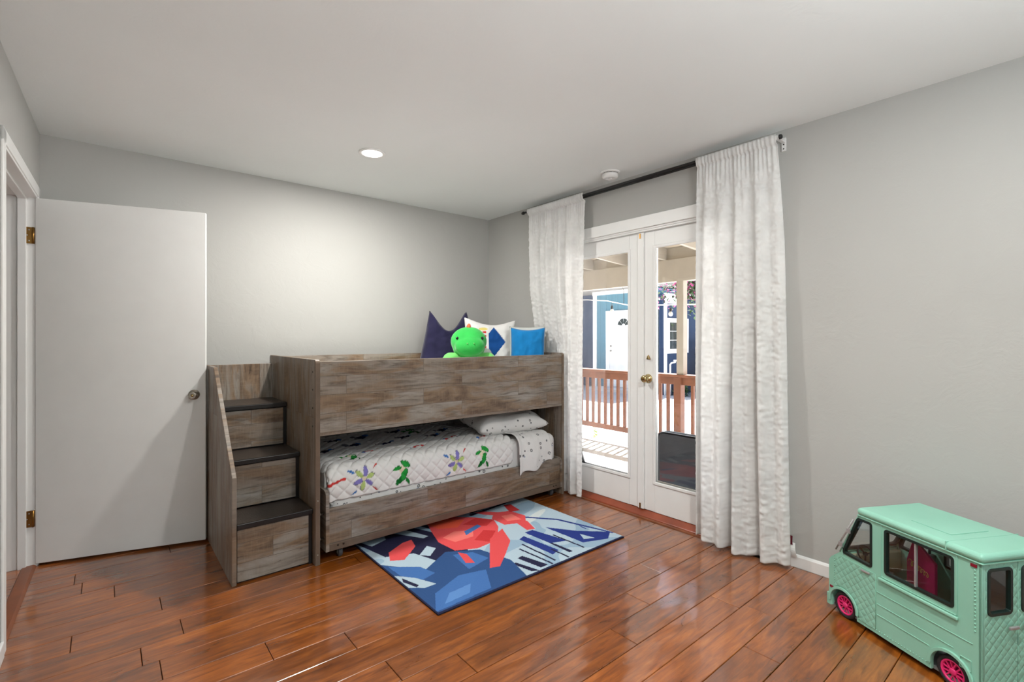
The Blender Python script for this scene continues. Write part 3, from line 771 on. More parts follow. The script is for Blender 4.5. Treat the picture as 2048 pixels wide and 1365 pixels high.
# --- turned-down top sheet
def shf(u, v):
    t = v*(0.868+0.262)
    ty, dt = drape(t, 0.882, 0.058)
    xl = -0.80+0.235*min(1, max(0, (ty-0.12)/0.70)); xr = xl+0.20+0.13*min(1, ty/0.85)
    x = xl+(xr-xl)*u
    wr = 0.007*noise.noise(Vector((x*9, t*5, 1)))+0.004*noise.noise(Vector((x*25, t*12, 3)))
    d = 0.014+wr+0.012*math.exp(-((u-0.03)/0.06)**2)
    hang = max(0.0, t-0.90)
    rag = -(0.075*max(0, (u-0.10))+0.020*math.sin(9*u))*min(1, hang/0.20)
    z = ZM+0.006-dt
    aa = min(PI/2, max(0, (t-(0.882-0.058))/0.058))
    y = -0.205-ty-math.sin(aa)*(d+0.014+0.022*min(1, hang/0.12))+0.010*math.sin(9*u+1)*min(1, hang/0.1)
    return (x, y, z+math.cos(aa)*d-rag*0.9)
sheet = MB().grid(shf, 60, 130).build('top_sheet', M_sheet, None, smooth=True)
sheet.modifiers.new('thick', 'SOLIDIFY').thickness = 0.002
tag(sheet, 'white top sheet with tiny printed doodles folded down over the quilt edge', 'bed sheet')

# --- pillows
def pillow(name, label, w_, h_, th, loc, rot, mats, pinch=0.10, dip=0.0, n=34, crumple=0.012, seed=0, cat='pillow', group=None, back=False, taper=0.0):
    """upright cushion: width along x, height along z, front faces -y; origin at the middle"""
    def side(sg):
        def f(u, v):
            a, b = u*2-1, v*2-1
            x = a*w_/2*(1-pinch*(1-b*b)); z = b*h_/2*(1-pinch*(1-a*a))
            x *= 1-taper*(b+1)
            if dip > 0 and b > -0.2:
                z -= dip*h_*((b+0.2)/1.2)**1.5*(1-a*a)**1.6
            k = max(0, (1-a**4))**0.55*max(0, (1-b**4))**0.55
            wr = crumple*(noise.noise(Vector((a*2.2, b*2.2, seed+sg)))+0.5*noise.noise(Vector((a*5, b*5, seed+sg*3))))
            d = th/2*k*(1-0.5*dip*max(0, b)*(1-a*a))+wr*min(1, k*1.6)
            return (x, sg*d, z)
        return f
    m = MB(); m.grid(side(-1), n, n); nf = len(m.bm.faces); m.grid(side(1), n, n)
    m.bm.faces.ensure_lookup_table()
    if back:
        for i, fc in enumerate(m.bm.faces): fc.material_index = 1 if i >= nf else 0
    bmesh.ops.remove_doubles(m.bm, verts=m.bm.verts[:], dist=0.0008)
    o = m.build(name, mats[0], None, smooth=True, loc=loc, rot=rot)
    if back: o.data.materials.append(mats[1])
    tag(o, label, cat, group); return o
M_navy = cloth('navy_velvet', S(40, 38, 66), sheen=0.35, bump=0.25, weave=200, var=0.15)
M_royal = cloth('royal_blue_cloth', S(22, 66, 168)); M_blue = cloth('turquoise_blue_plush', S(26, 122, 186), sheen=0.35, var=0.1, bump=0.3, weave=220)
M_pgrey = cloth('pale_grey_quilted', S(196, 200, 196), var=0.05, big=0.6, bump=0.3)
M_wpil = cloth('white_printed_pillow', WHITE, attr='print', weave=300, big=0.5, bump=0.2)
pillow('throw_pillow', 'navy velvet throw pillow with pointed ears behind the green plush toy', 0.60, 0.57, 0.18, (-0.640, -0.285, 1.222), (math.radians(-12), 0, math.radians(-22)), [M_navy], 0.03, 0.30, seed=3, taper=0.225, crumple=0.02, group='throw pillows on the top bunk')
wp = pillow('throw_pillow', 'white throw pillow with a blue diamond print and royal blue back', 0.46, 0.50, 0.15, (-0.390, -0.540, 1.190), (math.radians(-14), math.radians(3), math.radians(-26)), [M_wpil, M_royal], 0.07, 0.08, seed=9, n=84, group='throw pillows on the top bunk', back=True)
PY, PR = S(222, 205, 120), S(198, 52, 48); PB = S(24, 74, 140)
def wpcol(i, co):
    x, z = co.x, co.z
    kx, kz = x-0.02, z-0.03
    if abs(kx)/0.10+abs(kz)/0.13 < 1 and kx > -0.05: return PB
    if abs(x+0.065) < 0.016 and -0.04 < z < 0.12: return PR if math.sin(z*190) > 0 else WHITE
    if ell((x, z), -0.10, 0.06, 0.025, 0.06, 0.2) < 1: return S(96, 96, 140)
    if ell((x, z), -0.04, -0.12, 0.035, 0.02, 0.2) < 1: return PY
    if ell((x, z), -0.075, 0.135, 0.04, 0.014, 0.1) < 1: return PY
    return WHITE
paint(wp, wpcol)
pillow('throw_pillow', 'pale grey-white quilted pillow mostly hidden behind the turquoise one', 0.30, 0.43, 0.07, (-0.218, -0.822, 1.150), (math.radians(-8), 0, math.radians(-46)), [M_pgrey], 0.04, 0.0, seed=17, group='throw pillows on the top bunk')
pillow('throw_pillow', 'plush turquoise blue throw pillow at the curtain end of the bunk', 0.285, 0.42, 0.12, (-0.275, -0.895, 1.145), (math.radians(-10), 0, math.radians(-46)), [M_blue], 0.05, 0.03, seed=21, group='throw pillows on the top bunk')
pillow('bed_pillow', 'white bed pillow in a doodle-print case on the lower bunk', 0.64, 0.46, 0.17, (-0.475, -0.800, 0.612), (math.radians(-80), math.radians(0), math.radians(-6)), [M_sheet], 0.07, 0.0, seed=31, crumple=0.022)

# --- plush toy
pl = thing('plush_toy', 'bright green dinosaur plush with an orange crest on the top bunk', 'plush toy', (-0.690, -0.650, 0.938), math.radians(-30))
M_pg = cloth('green_plush', S(58, 186, 84), sheen=0.4, weave=180, bump=0.4, var=0.12); M_pg2 = cloth('light_green_plush', S(120, 208, 112), sheen=0.4, weave=180, bump=0.4)
M_or = cloth('orange_felt', S(226, 118, 84), bump=0.3)
def blob(cs, name, mat, parent, lv=2):
    m = MB()
    for c, r in cs: m.ball(c, r, 20, 14)
    o = m.build(name, mat, parent, smooth=True)
    if len(cs) > 1:
        rm = o.modifiers.new('merge', 'REMESH'); rm.mode = 'VOXEL'; rm.voxel_size = 0.010; rm.use_smooth_shade = True
        sm_ = o.modifiers.new('smooth', 'SMOOTH'); sm_.factor = 0.7; sm_.iterations = 14
    return o
body = blob([((0, 0.02, 0.07), (0.125, 0.11, 0.095)), ((0, 0.0, 0.16), (0.09, 0.085, 0.08)), ((0.02, 0.12, 0.05), (0.06, 0.09, 0.05))], 'body', M_pg, pl)
head = blob([((0.0, -0.005, 0.300), (0.148, 0.125, 0.118)), ((0.0, -0.095, 0.262), (0.120, 0.085, 0.078)), ((0.0, -0.02, 0.235), (0.130, 0.10, 0.07))], 'head', M_pg, pl)
for s in (-1, 1):
    blob([((s*0.145, -0.045, 0.165), (0.065, 0.06, 0.05)), ((s*0.185, -0.09, 0.150), (0.042, 0.042, 0.036)), ((s*0.10, -0.02, 0.17), (0.05, 0.05, 0.045))], 'arm', M_pg2, pl)
    blob([((s*0.10, -0.10, 0.045), (0.062, 0.085, 0.045)), ((s*0.11, -0.17, 0.05), (0.05, 0.045, 0.048))], 'foot', M_pg2, pl)
    MB().ball((s*0.098, -0.098, 0.325), (0.011, 0.009, 0.013), 12, 8).build('eye', plain('black_bead', S(14, 14, 14), 0.15) if s < 0 else bpy.data.materials['black_bead'], head, smooth=True)
    MB().ball((s*0.026, -0.176, 0.285), (0.005, 0.004, 0.006), 8, 6).build('nostril', M_pg2, head, smooth=True)
for (y, z, r) in ((-0.020, 0.418, 0.026), (0.035, 0.412, 0.028), (0.085, 0.380, 0.026), (0.115, 0.33, 0.022)):
    MB().ball((0, y, z), (0.016, r, r), 12, 8).build('crest_spike', M_or, pl, smooth=True)

# ================================================================== RUG
RUX0, RUX1, RUY0, RUY1 = -1.775, -0.412, -1.972, -0.955
PALE, PALE2, NAVYR, NAVY2, RED1, RED2, RED3, DEN1, DEN2, DEN3 = S(176, 196, 208), S(150, 176, 196), S(38, 38, 66), S(42, 58, 130), S(222, 82, 84), S(198, 56, 58), S(236, 120, 112), S(70, 112, 172), S(50, 82, 130), S(94, 138, 196)
def inpoly(p, poly):
    x, y = p; c = False; j = len(poly)-1
    for i in range(len(poly)):
        xi, yi = poly[i]; xj, yj = poly[j]
        if (yi > y) != (yj > y) and x < (xj-xi)*(y-yi)/(yj-yi)+xi: c = not c
        j = i
    return c
polys = [
 ([(0, 1), (0.36, 1), (0.42, 0.60), (0.33, 0.40), (0.20, 0.45), (0.16, 0.62), (0.05, 0.68)], NAVYR),
 ([(0.02, 0.99), (0.15, 0.99), (0.13, 0.90), (0.05, 0.86)], PALE), ([(0.17, 1), (0.24, 1), (0.30, 0.78), (0.27, 0.77)], PALE), ([(0.28, 1), (0.32, 1), (0.36, 0.82), (0.34, 0.81)], PALE2),
 ([(0.17, 0.58), (0.24, 0.66), (0.26, 0.60), (0.20, 0.53)], PALE),
 ([(0, 0.0), (0.40, 0.0), (0.44, 0.20), (0.40, 0.42), (0.27, 0.52), (0.12, 0.40), (0.0, 0.62)], DEN2),
 ([(0.0, 0.02), (0.24, 0.03), (0.31, 0.20), (0.20, 0.24), (0.06, 0.16)], DEN1), ([(0.03, 0.30), (0.14, 0.34), (0.12, 0.45), (0.02, 0.56)], DEN1), ([(0.26, 0.26), (0.38, 0.30), (0.36, 0.42), (0.28, 0.46)], DEN1), ([(0.05, 0.05), (0.16, 0.06), (0.20, 0.13), (0.10, 0.12)], DEN3),
 ([(0.0, 0.30), (0.05, 0.24), (0.10, 0.24), (0.06, 0.36), (0.0, 0.46)], PALE), ([(0.01, 0.36), (0.03, 0.27), (0.045, 0.28), (0.02, 0.40)], NAVYR),
 # warm abstract facets
 ([(0.05, 0.62), (0.10, 0.58), (0.20, 0.70), (0.22, 0.80), (0.17, 0.79), (0.08, 0.72)], RED1),
 ([(0.31, 0.50), (0.40, 0.44), (0.52, 0.46), (0.62, 0.62), (0.66, 0.74), (0.60, 0.86), (0.50, 0.99), (0.38, 1.0), (0.34, 0.84), (0.30, 0.66)], RED1),
 ([(0.36, 0.98), (0.46, 0.99), (0.54, 0.86), (0.46, 0.78), (0.38, 0.84)], S(232, 92, 66)),
 ([(0.50, 0.80), (0.60, 0.84), (0.66, 0.74), (0.58, 0.68)], RED2), ([(0.36, 0.60), (0.46, 0.60), (0.50, 0.68), (0.42, 0.74), (0.34, 0.70)], RED3), ([(0.48, 0.47), (0.58, 0.58), (0.54, 0.64), (0.44, 0.55)], RED2),
 ([(0.33, 0.20), (0.37, 0.18), (0.46, 0.28), (0.56, 0.40), (0.62, 0.58), (0.50, 0.50), (0.42, 0.36)], RED1), ([(0.28, 0.33), (0.31, 0.30), (0.33, 0.42), (0.31, 0.47)], RED1),
 ([(0.44, 0.64), (0.56, 0.70), (0.56, 0.74), (0.46, 0.70)], DEN1),
 ([(0.66, 0.62), (0.76, 0.56), (0.82, 0.66), (0.80, 0.80), (0.72, 0.84), (0.66, 0.76)], RED1), ([(0.70, 0.66), (0.77, 0.62), (0.78, 0.74), (0.72, 0.76)], RED3),
 ([(0.64, 0.93), (0.69, 0.91), (0.76, 0.80), (0.72, 0.76), (0.66, 0.86)], RED1), ([(0.79, 0.78), (0.83, 0.92), (0.87, 0.90), (0.85, 0.76)], RED2), ([(0.70, 0.46), (0.74, 0.44), (0.78, 0.58), (0.72, 0.60)], RED1),
]
stripes = [([(0.44, 0.03), (0.47, 0.01), (0.44, 0.16), (0.42, 0.16)], NAVYR), ([(0.49, 0.03), (0.53, 0.03), (0.50, 0.20), (0.47, 0.19)], NAVYR), ([(0.545, 0.02), (0.555, 0.02), (0.54, 0.28), (0.53, 0.28)], NAVYR),
 ([(0.575, 0.04), (0.585, 0.04), (0.58, 0.32), (0.57, 0.32)], NAVYR), ([(0.61, 0.10), (0.66, 0.12), (0.64, 0.40), (0.60, 0.38)], NAVY2), ([(0.64, 0.02), (0.65, 0.02), (0.645, 0.16), (0.635, 0.16)], NAVYR), ([(0.68, 0.06), (0.70, 0.06), (0.69, 0.24), (0.68, 0.24)], NAVYR),
 ([(0.68, 0.22), (0.76, 0.18), (0.72, 0.44), (0.67, 0.44)], NAVY2), ([(0.76, 0.05), (0.77, 0.05), (0.76, 0.30), (0.75, 0.30)], NAVYR), ([(0.80, 0.10), (0.92, 0.04), (0.99, 0.10), (0.88, 0.24), (0.79, 0.42)], NAVY2), ([(0.83, 0.13), (0.88, 0.10), (0.86, 0.20)], PALE),
 ([(0.90, 0.46), (0.985, 0.08), (1.0, 0.08), (0.915, 0.47), (0.80, 0.66), (0.79, 0.64)], NAVY2), ([(0.93, 0.20), (0.94, 0.32), (0.925, 0.26)], NAVY2), ([(0.62, 0.93), (0.90, 0.99), (0.90, 1.0), (0.62, 0.96)], NAVYR), ([(0.60, 0.89), (0.93, 0.95), (0.93, 0.965), (0.60, 0.92)], NAVYR)]
def rug_col(u, v):
    if v < 0.012 or u < 0.006: return NAVYR
    for poly, c in reversed(polys):
        if inpoly((u, v), poly): return c
    for poly, c in reversed(stripes):
        if inpoly((u, v), poly): return c
    if ell((u, v), 0.84, 0.60, 0.14, 0.03, 0.5) < 1: return S(206, 214, 214)
    return PALE if noise.noise(Vector((u*5, v*5, 0))) > -0.1 else PALE2
RNU, RNV = 400, 300; rpar = []
rnd = random.Random(3)
def rf(u, v):
    rpar.append((u, v))
    e = min(u, 1-u, v, 1-v)
    z = 0.0095-0.0035*math.exp(-e*90)+rnd.uniform(-0.0009, 0.0009)
    return (RUX0+(RUX1-RUX0)*u, RUY0+(RUY1-RUY0)*v, z)
M_rug = cloth('woven_rug_pile', WHITE, attr='print', weave=420, bump=0.6)
rug = thing('rug', 'rectangular blue, navy and red patterned rug half under the trundle', 'rug', (-1.09, -1.46, 0.0))
rm = MB().grid(rf, RNU, RNV).build('pile', M_rug, rug, smooth=True); 
paint(rm, lambda i, co: rug_col(*rpar[i])); rm.location = (1.09, 1.46, 0)
M_rugedge = cloth('dark_rug_binding', S(34, 32, 44))
MB().box(RUX0+0.0008, RUX1-0.0008, RUY0+0.0008, RUY1-0.0008, 0.0005, 0.006).build('binding', M_rugedge, rug, M=at(rug))

# ================================================================== TOY TRUCK
TL, TW, TZ = 0.628, 0.318, 0.505
tk = thing('toy_truck', 'mint green toy food truck with pink wheels parked against the grey wall', 'toy truck', (-0.637, -3.640, 0.0), math.radians(61.5))
def mint(name, quilt=0.0):
    t = NT(name); v = t.coords()
    c = t.ramp(t.noise(v, 5, 2), [(0.3, S(140, 196, 174)), (0.7, S(148, 203, 182))])
    nb = None
    if quilt:
        sp = t.n('SeparateXYZ'); t.link(v, sp.inputs[0])
        a = t.math('ADD', sp.outputs[0], sp.outputs[1])
        k = PI/quilt
        def ridge(e): return t.math('POWER', t.math('ABSOLUTE', t.math('SINE', t.math('MULTIPLY', e, k))), 0.35)
        h = t.math('MULTIPLY', ridge(t.math('ADD', a, sp.outputs[2])), ridge(t.math('SUBTRACT', a, sp.outputs[2])))
        nb = t.bump(h, 0.55, 0.004)
    return t.done(c, 0.42, nb, spec=0.4)
M_mint = mint('mint_plastic'); M_mintq = mint('mint_quilted_plastic', 0.032)
M_gask = plain('dark_green_gasket', S(20, 38, 34), 0.35); M_tyre = plain('black_tyre', S(34, 32, 36), 0.6); M_pink = plain('hot_pink_plastic', S(230, 44, 116), 0.35)
M_dkred = plain('red_marker_lens', S(128, 26, 44), 0.25); M_chrome = plain('grey_chrome', S(168, 166, 166), 0.3, 0.35); M_tglass = glass('toy_window', (0.95, 0.96, 0.96, 1), 0.12)
M_inner = plain('grey_interior_plastic', S(112, 116, 116), 0.6); M_cream = plain('cream_plastic', S(190, 190, 160), 0.5)
ZB = 0.024
R_AR = 0.068
wx = (0.100, 0.549)                               # wheel centres
WR = 0.056
rear_top = TZ-0.006
front_x, hood_x = 0.456, 0.569
wsz0 = 0.290                                      # windscreen foot
def archpts(cx): return arc(cx, WR-0.004, R_AR, 180, 0, 12)
low = [(0.0, ZB)]
side = [(0.0, rear_top), (0.0, ZB)]
for cx in wx:
    a = [(x, z) for x, z in arc(cx, WR, R_AR, 180, 0, 14) if z >= ZB]
    side += [(a[0][0], ZB)] + a + [(a[-1][0], ZB)]
side += [(TL, ZB), (TL, 0.232), (TL-0.012, 0.250), (hood_x, wsz0), (front_x+0.012, rear_top)]
dw = [(0.410, 0.290), (0.548, 0.294), (0.552, 0.304), (0.478, 0.478), (0.410, 0.478)]
def rounded(poly, r, n=4):
    out = []; N = len(poly)
    for i in range(N):
        a, b, c = Vector(poly[i-1]), Vector(poly[i]), Vector(poly[(i+1) % N])
        p = b+(a-b).normalized()*r; q = b+(c-b).normalized()*r
        for k in range(n+1):
            t = k/n; out.append(tuple(p*(1-t)**2+b*2*t*(1-t)+q*t*t))
    return out
dwr = rounded(dw, 0.012)
sw = rrect(0.090, 0.352, 0.293, 0.476, 0.012)
for yy, nm in ((-0.006, 'side_panel'), (-TW+0.006, 'side_panel')):
    plate(side, [dwr, sw], 0.012, 'y', yy).build(nm, M_mint, tk, bevel=0.002, seg=2)
# window gaskets, panes
def gasket(poly, t, axis, h, w_=0.008, nm='window_gasket', pane=True):
    inner = offset_poly(poly, w_)
    g = plate(offset_poly(poly, -0.002), [inner], t, axis, h).build(nm, M_gask, tk, bevel=0.0015)
    if pane:
        plate(offset_poly(poly, w_*0.5), [], 0.002, axis, h-(0.0)).build('pane', M_tglass, g)
    return g
gasket(dwr, 0.017, 'y', -0.006); gasket(sw, 0.017, 'y', -0.006)
gasket(dwr, 0.017, 'y', -TW+0.006); gasket(sw, 0.017, 'y', -TW+0.006)
# sliding sash mullion, recessed frame and ledge of the service window
MB().box(0.226, 0.232, -0.012, 0.000, 0.300, 0.470).build('sash_bar', M_chrome, tk, bevel=0.001)
plate(rrect(0.077, 0.368, 0.272, 0.490, 0.006), [rrect(0.0795, 0.3655, 0.2745, 0.4875, 0.005)], 0.004, 'y', 0.001).build('window_surround', M_mint, tk, bevel=0.001)
MB().box(0.072, 0.375, 0.0, 0.011, 0.258, 0.270).build('serving_ledge', M_mint, tk, bevel=0.004, seg=3)
# side relief: ribs, filler door, rivets, quilted door panel
for z in (0.200, 0.150, 0.105):
    MB().box(0.175 if z < 0.12 else (0.09 if z < 0.17 else 0.028), 0.388, -0.001, 0.0022, z, z+0.003).build('body_rib', M_mint, tk, bevel=0.001)
plate(rrect(0.032, 0.070, 0.100, 0.140, 0.003), [rrect(0.0345, 0.0675, 0.1025, 0.1375, 0.002)], 0.004, 'y', 0.001).build('filler_door', M_mint, tk)
plate([(0.392, 0.040), (0.392, 0.272), (0.560, 0.276), (0.592, 0.250), (0.592, 0.130)]+arc(0.549, WR, R_AR+0.014, 55, 185, 10)+[(0.466, 0.040)], [], 0.003, 'y', 0.001).build('quilted_door_panel', M_mintq, tk)
MB().box(0.415, 0.456, 0.002, 0.010, 0.258, 0.267).build('door_handle', M_chrome, tk, bevel=0.003)
rv = MB()
for k in range(17): rv.ball((0.021, 0.001, 0.462-k*0.0132), (0.0032, 0.003, 0.0032), 6, 4)
for k in range(26): rv.ball((0.175+k*0.0118, 0.001, ZB+0.016), (0.0026, 0.0026, 0.0026), 6, 4)
for k in range(12): rv.ball((0.597, 0.001, 0.262-k*0.0110), (0.0026, 0.0026, 0.0026), 6, 4)
for a in range(60, 190, 11): rv.ball((0.549+(R_AR+0.013)*math.cos(math.radians(a)), 0.001, WR+(R_AR+0.013)*math.sin(math.radians(a))), (0.0026, 0.0026, 0.0026), 6, 4)
tag(rv.build('rivets', M_mint, tk, smooth=True), kind='stuff')
for cx in wx:                                      # arch flares
    for yy in (0.003, -TW-0.003):
        o_ = arc(cx, WR, R_AR+0.010, 186, -6, 18); i_ = arc(cx, WR, R_AR-0.001, 186, -6, 18)
        plate(o_+i_[::-1], [], 0.010, 'y', yy).build('wheel_arch', M_mint, tk, bevel=0.003, seg=2)
# markers
MB().box(0.014, 0.034, 0.0, 0.004, 0.472, 0.483).build('marker_light', M_dkred, tk, bevel=0.001)
MB().box(0.010, 0.030, 0.0, 0.004, 0.060, 0.074).build('marker_light', M_dkred, tk, bevel=0.001)
MB().box(0.603, 0.620, 0.0, 0.004, 0.108, 0.118).build('marker_light', M_dkred, tk, bevel=0.001)
# roof with overhang
rf_ = MB().box(-0.010, front_x+0.022, -TW-0.010, 0.010, rear_top-0.004, TZ+0.022)
rf_.build('roof', M_mint, tk, bevel=0.020, seg=5)
MB().box(-0.006, front_x+0.02, -TW-0.006, 0.006, rear_top-0.009, rear_top-0.003).build('drip_rail', M_mint, tk, bevel=0.002)
MB().box(0.150, 0.300, -TW*0.78, -TW*0.22, TZ+0.022, TZ+0.0245).build('roof_hatch', M_mint, tk, bevel=0.002)
MB().box(0.108, 0.1115, -TW-0.0105, 0.0105, rear_top-0.002, TZ+0.0227).build('roof_seam', M_mint, tk)
# front: nose, windscreen
nose = [(TL, ZB), (TL, 0.232), (TL-0.012, 0.250), (hood_x, wsz0), (hood_x-0.014, wsz0), (hood_x-0.014, 0.27), (TL-0.018, 0.22), (TL-0.014, ZB)]
MB().prism(nose, -TW+0.002, -0.002, 'y').build('nose', M_mint, tk, bevel=0.003)
u0 = Vector((hood_x, wsz0)); u1 = Vector((front_x+0.012, rear_top)); L_ = (u1-u0).length; e_ = (u1-u0).normalized()
MW = Matrix(((0, e_.x, e_.y, u0.x), (-1, 0, 0, 0), (0, e_.y, -e_.x, u0.y), (0, 0, 0, 1)))
wsf = plate([(0.0, 0.0), (TW, 0.0), (TW, L_), (0.0, L_)], [rrect(0.022, TW-0.022, 0.018, L_-0.02, 0.012)], 0.010, 'z', 0.0)
wsf.build('windscreen_frame', M_mint, tk, bevel=0.002, M=MW)
g = plate(rrect(0.020, TW-0.020, 0.016, L_-0.018, 0.012), [rrect(0.030, TW-0.030, 0.026, L_-0.028, 0.010)], 0.014, 'z', 0.0).build('windscreen_gasket', M_gask, tk, M=MW)
plate(rrect(0.024, TW-0.024, 0.020, L_-0.022, 0.010), [], 0.002, 'z', 0.0).build('pane', M_tglass, g, M=MW)
mir = MB().tube([(0.580, 0.010, 0.300), (0.486, 0.012, 0.470)], 0.0035, 8).tube([(0.560, 0.001, 0.335), (0.562, 0.012, 0.335)], 0.004, 8).tube([(0.519, 0.001, 0.410), (0.521, 0.012, 0.410)], 0.004, 8)
mi = mir.build('mirror_bracket', M_chrome, tk, smooth=True)
for cx_, cz_ in ((0.553, 0.335), (0.512, 0.410)):
    MB().box(cx_-0.008, cx_+0.010, 0.008, 0.015, cz_-0.012, cz_+0.010).build('bracket_clip', M_chrome, mi, bevel=0.002)
for k in range(3): MB().box(TL, TL+0.008, -TW+0.05, -0.012, 0.082+k*0.013, 0.089+k*0.013).build('grille_bar', M_chrome, tk, bevel=0.002)
MB().box(TL-0.004, TL+0.012, -TW-0.002, 0.002, ZB-0.002, 0.078).build('front_bumper', M_mint, tk, bevel=0.005, seg=3)
# rear: two quilted doors with windows
half = TW/2
for ya, yb, nm in ((-half+0.002, -0.012, 1), (-TW+0.012, -half-0.002, 2)):
    wn = rrect(ya+0.028, yb-0.014, 0.312, 0.470, 0.014)
    plate([(ya, ZB+0.01), (yb, ZB+0.01), (yb, rear_top-0.012), (ya, rear_top-0.012)], [wn], 0.010, 'x', 0.006).build('rear_door', M_mintq, tk, bevel=0.002)
    g = plate(offset_poly(wn, -0.003), [offset_poly(wn, 0.007)], 0.016, 'x', 0.005).build('window_gasket', M_gask, tk, bevel=0.0015)
    plate(offset_poly(wn, 0.003), [], 0.002, 'x', 0.006).build('pane', M_tglass, g)
    s_ = 1 if nm == 1 else -1
    yc = -half+s_*0.012
    MB().box(-0.014, -0.006, min(yc, yc+s_*0.042), max(yc, yc+s_*0.042), 0.260, 0.271).build('door_handle', M_chrome, tk, bevel=0.003)
plate([(-TW, ZB), (0.0, ZB), (0.0, rear_top), (-TW, rear_top)], [[(-TW+0.012, ZB+0.01), (-0.012, ZB+0.01), (-0.012, rear_top-0.012), (-TW+0.012, rear_top-0.012)]], 0.012, 'x', 0.006).build('rear_frame', M_mint, tk, bevel=0.002)
MB().box(0.004, TL-0.01, -TW+0.012, -0.012, ZB, ZB+0.012).build('floor_pan', M_inner, tk)
# wheels
def wheel(cx, yc, sg):
    wroot = empty('wheel', (cx, yc, WR)); wroot.parent = tk; wroot.rotation_euler = (PI/2*(-sg), 0, 0)
    MB().lathe([(0.040, -0.016), (0.052, -0.016), (WR, -0.011), (WR, 0.011), (0.052, 0.016), (0.042, 0.016), (0.040, 0.008), (0.040, -0.016)], 36).build('tyre', M_tyre, wroot, smooth=True)
    h_ = MB().lathe([(0.034, 0.004), (0.041, 0.004), (0.042, 0.014), (0.037, 0.016), (0.034, 0.012), (0.034, 0.004)], 32)
    h_.lathe([(0, 0.004), (0.012, 0.004), (0.012, 0.014), (0.009, 0.016), (0, 0.016)], 18)
    h_.build('rim', M_pink, wroot, smooth=True)
    MB().lathe([(0, -0.012), (0.0405, -0.012), (0.0405, 0.001), (0, 0.001)], 24).build('rim_back', plain('dark_pink', S(128, 20, 66), 0.6) if 'dark_pink' not in bpy.data.materials else bpy.data.materials['dark_pink'], wroot)
    for k in range(6):
        a = 2*PI*k/6
        for d in (-0.13, 0.13):
            MB().box(0.010, 0.036, -0.0022, 0.0022, 0.004, 0.012, Matrix.Rotation(a, 4, 'Z') @ Matrix.Translation((0, d*0.03, 0)) @ Matrix.Rotation(d, 4, 'Z')).build('spoke', M_pink, wroot)
for cx in wx:
    wheel(cx, -0.022, 1); wheel(cx, -TW+0.022, -1)
# inside
MB().box(0.385, 0.400, -TW+0.014, -0.200, 0.040, 0.330).build('seat_back', M_inner, tk, bevel=0.004)
MB().box(0.535, 0.566, -TW+0.016, -0.016, 0.20, 0.285).build('dashboard', M_cream, tk, bevel=0.006)
sw_ = MB().tube([(0.036*math.cos(a*PI/12), 0.036*math.sin(a*PI/12), 0) for a in range(24)], 0.0035, 8, closed=True)
for k in range(3): sw_.box(0.0, 0.035, -0.003, 0.003, -0.002, 0.002, Matrix.Rotation(2*PI*k/3+PI/6, 4, 'Z'))
sw_.lathe([(0, -0.005), (0.009, -0.005), (0.009, 0.005), (0, 0.005)], 14)
sw_.build('steering_wheel', M_black, tk, M=Matrix.Translation((0.510, -0.075, 0.300)) @ Matrix.Rotation(math.radians(-60), 4, 'Y'))
MB().box(0.02, 0.24, -TW+0.014, -0.215, 0.040, 0.285).build('counter', M_inner, tk, bevel=0.003)
MB().box(0.03, 0.09, -TW+0.030, -0.240, 0.285, 0.325).build('counter_box', plain('tan_card', S(190, 158, 110), 0.8), tk, bevel=0.002)
MB().box(0.025, 0.045, -TW+0.014, -TW+0.10, 0.285, 0.480).build('cupboard', M_mint, tk, bevel=0.003)
MB().box(0.055, 0.215, -TW+0.013, -TW+0.03, 0.286, 0.485).build('partition', M_inner, tk, bevel=0.002)
MB().prism([(0.232, 0.062), (0.345, 0.062), (0.345, 0.350), (0.318, 0.445), (0.232, 0.375)], -0.115, -0.100, 'y').build('pink_banner', plain('magenta_card', S(168, 16, 84), 0.55), tk, bevel=0.003)
scr = MB()
pts = []
for k in range(70):
    t_ = k/69
    pts.append((0.330-0.075*t_+0.006*math.cos(t_*38), -0.0985, 0.345-0.025*t_+0.013*math.sin(t_*38)*(1-0.4*t_)))
scr.tube(pts, 0.0013, 5).build('script_lettering', plain('gold_print', S(206, 160, 96), 0.5), tk, smooth=True)
MB().box(0.405, 0.452, -0.16, -0.06, 0.040, 0.220).build('driver_seat', M_cream, tk, bevel=0.008)
MB().box(0.41, 0.45, -0.12, -0.05, 0.221, 0.255).build('dark_box', M_gask, tk, bevel=0.002)
MB().tube([(0.350, -0.27, 0.42), (0.405, -0.27, 0.425)], 0.006, 8).build('pink_bar', M_pink, tk, smooth=True)

# ================================================================== OUTSIDE: PATIO
def concrete(name, c1, c2, joint=None):
    t = NT(name); v = t.coords()
    n1 = t.noise(v, 1.2, 5, 0.6); n2 = t.noise(v, 40, 3)
    c = t.ramp(n1, [(0.3, c1), (0.7, c2)])
    return t.done(c, 0.85, t.bump(n2, 0.3, 0.004), spec=0.2)
M_conc = concrete('pale_concrete', (0.66, 0.655, 0.64, 1), (0.74, 0.735, 0.72, 1))
M_yard = concrete('pale_yard_paving', (0.52, 0.505, 0.48, 1), (0.66, 0.645, 0.62, 1))
DKZ = -0.10
patio = struct('patio_slab', MB().box(TH+0.01, 2.235, -7.0, 5.0, DKZ-0.10, DKZ), M_conc)
yard = struct('ground', MB().box(-40, 60, -60, 60, -0.42, -0.24), M_yard)
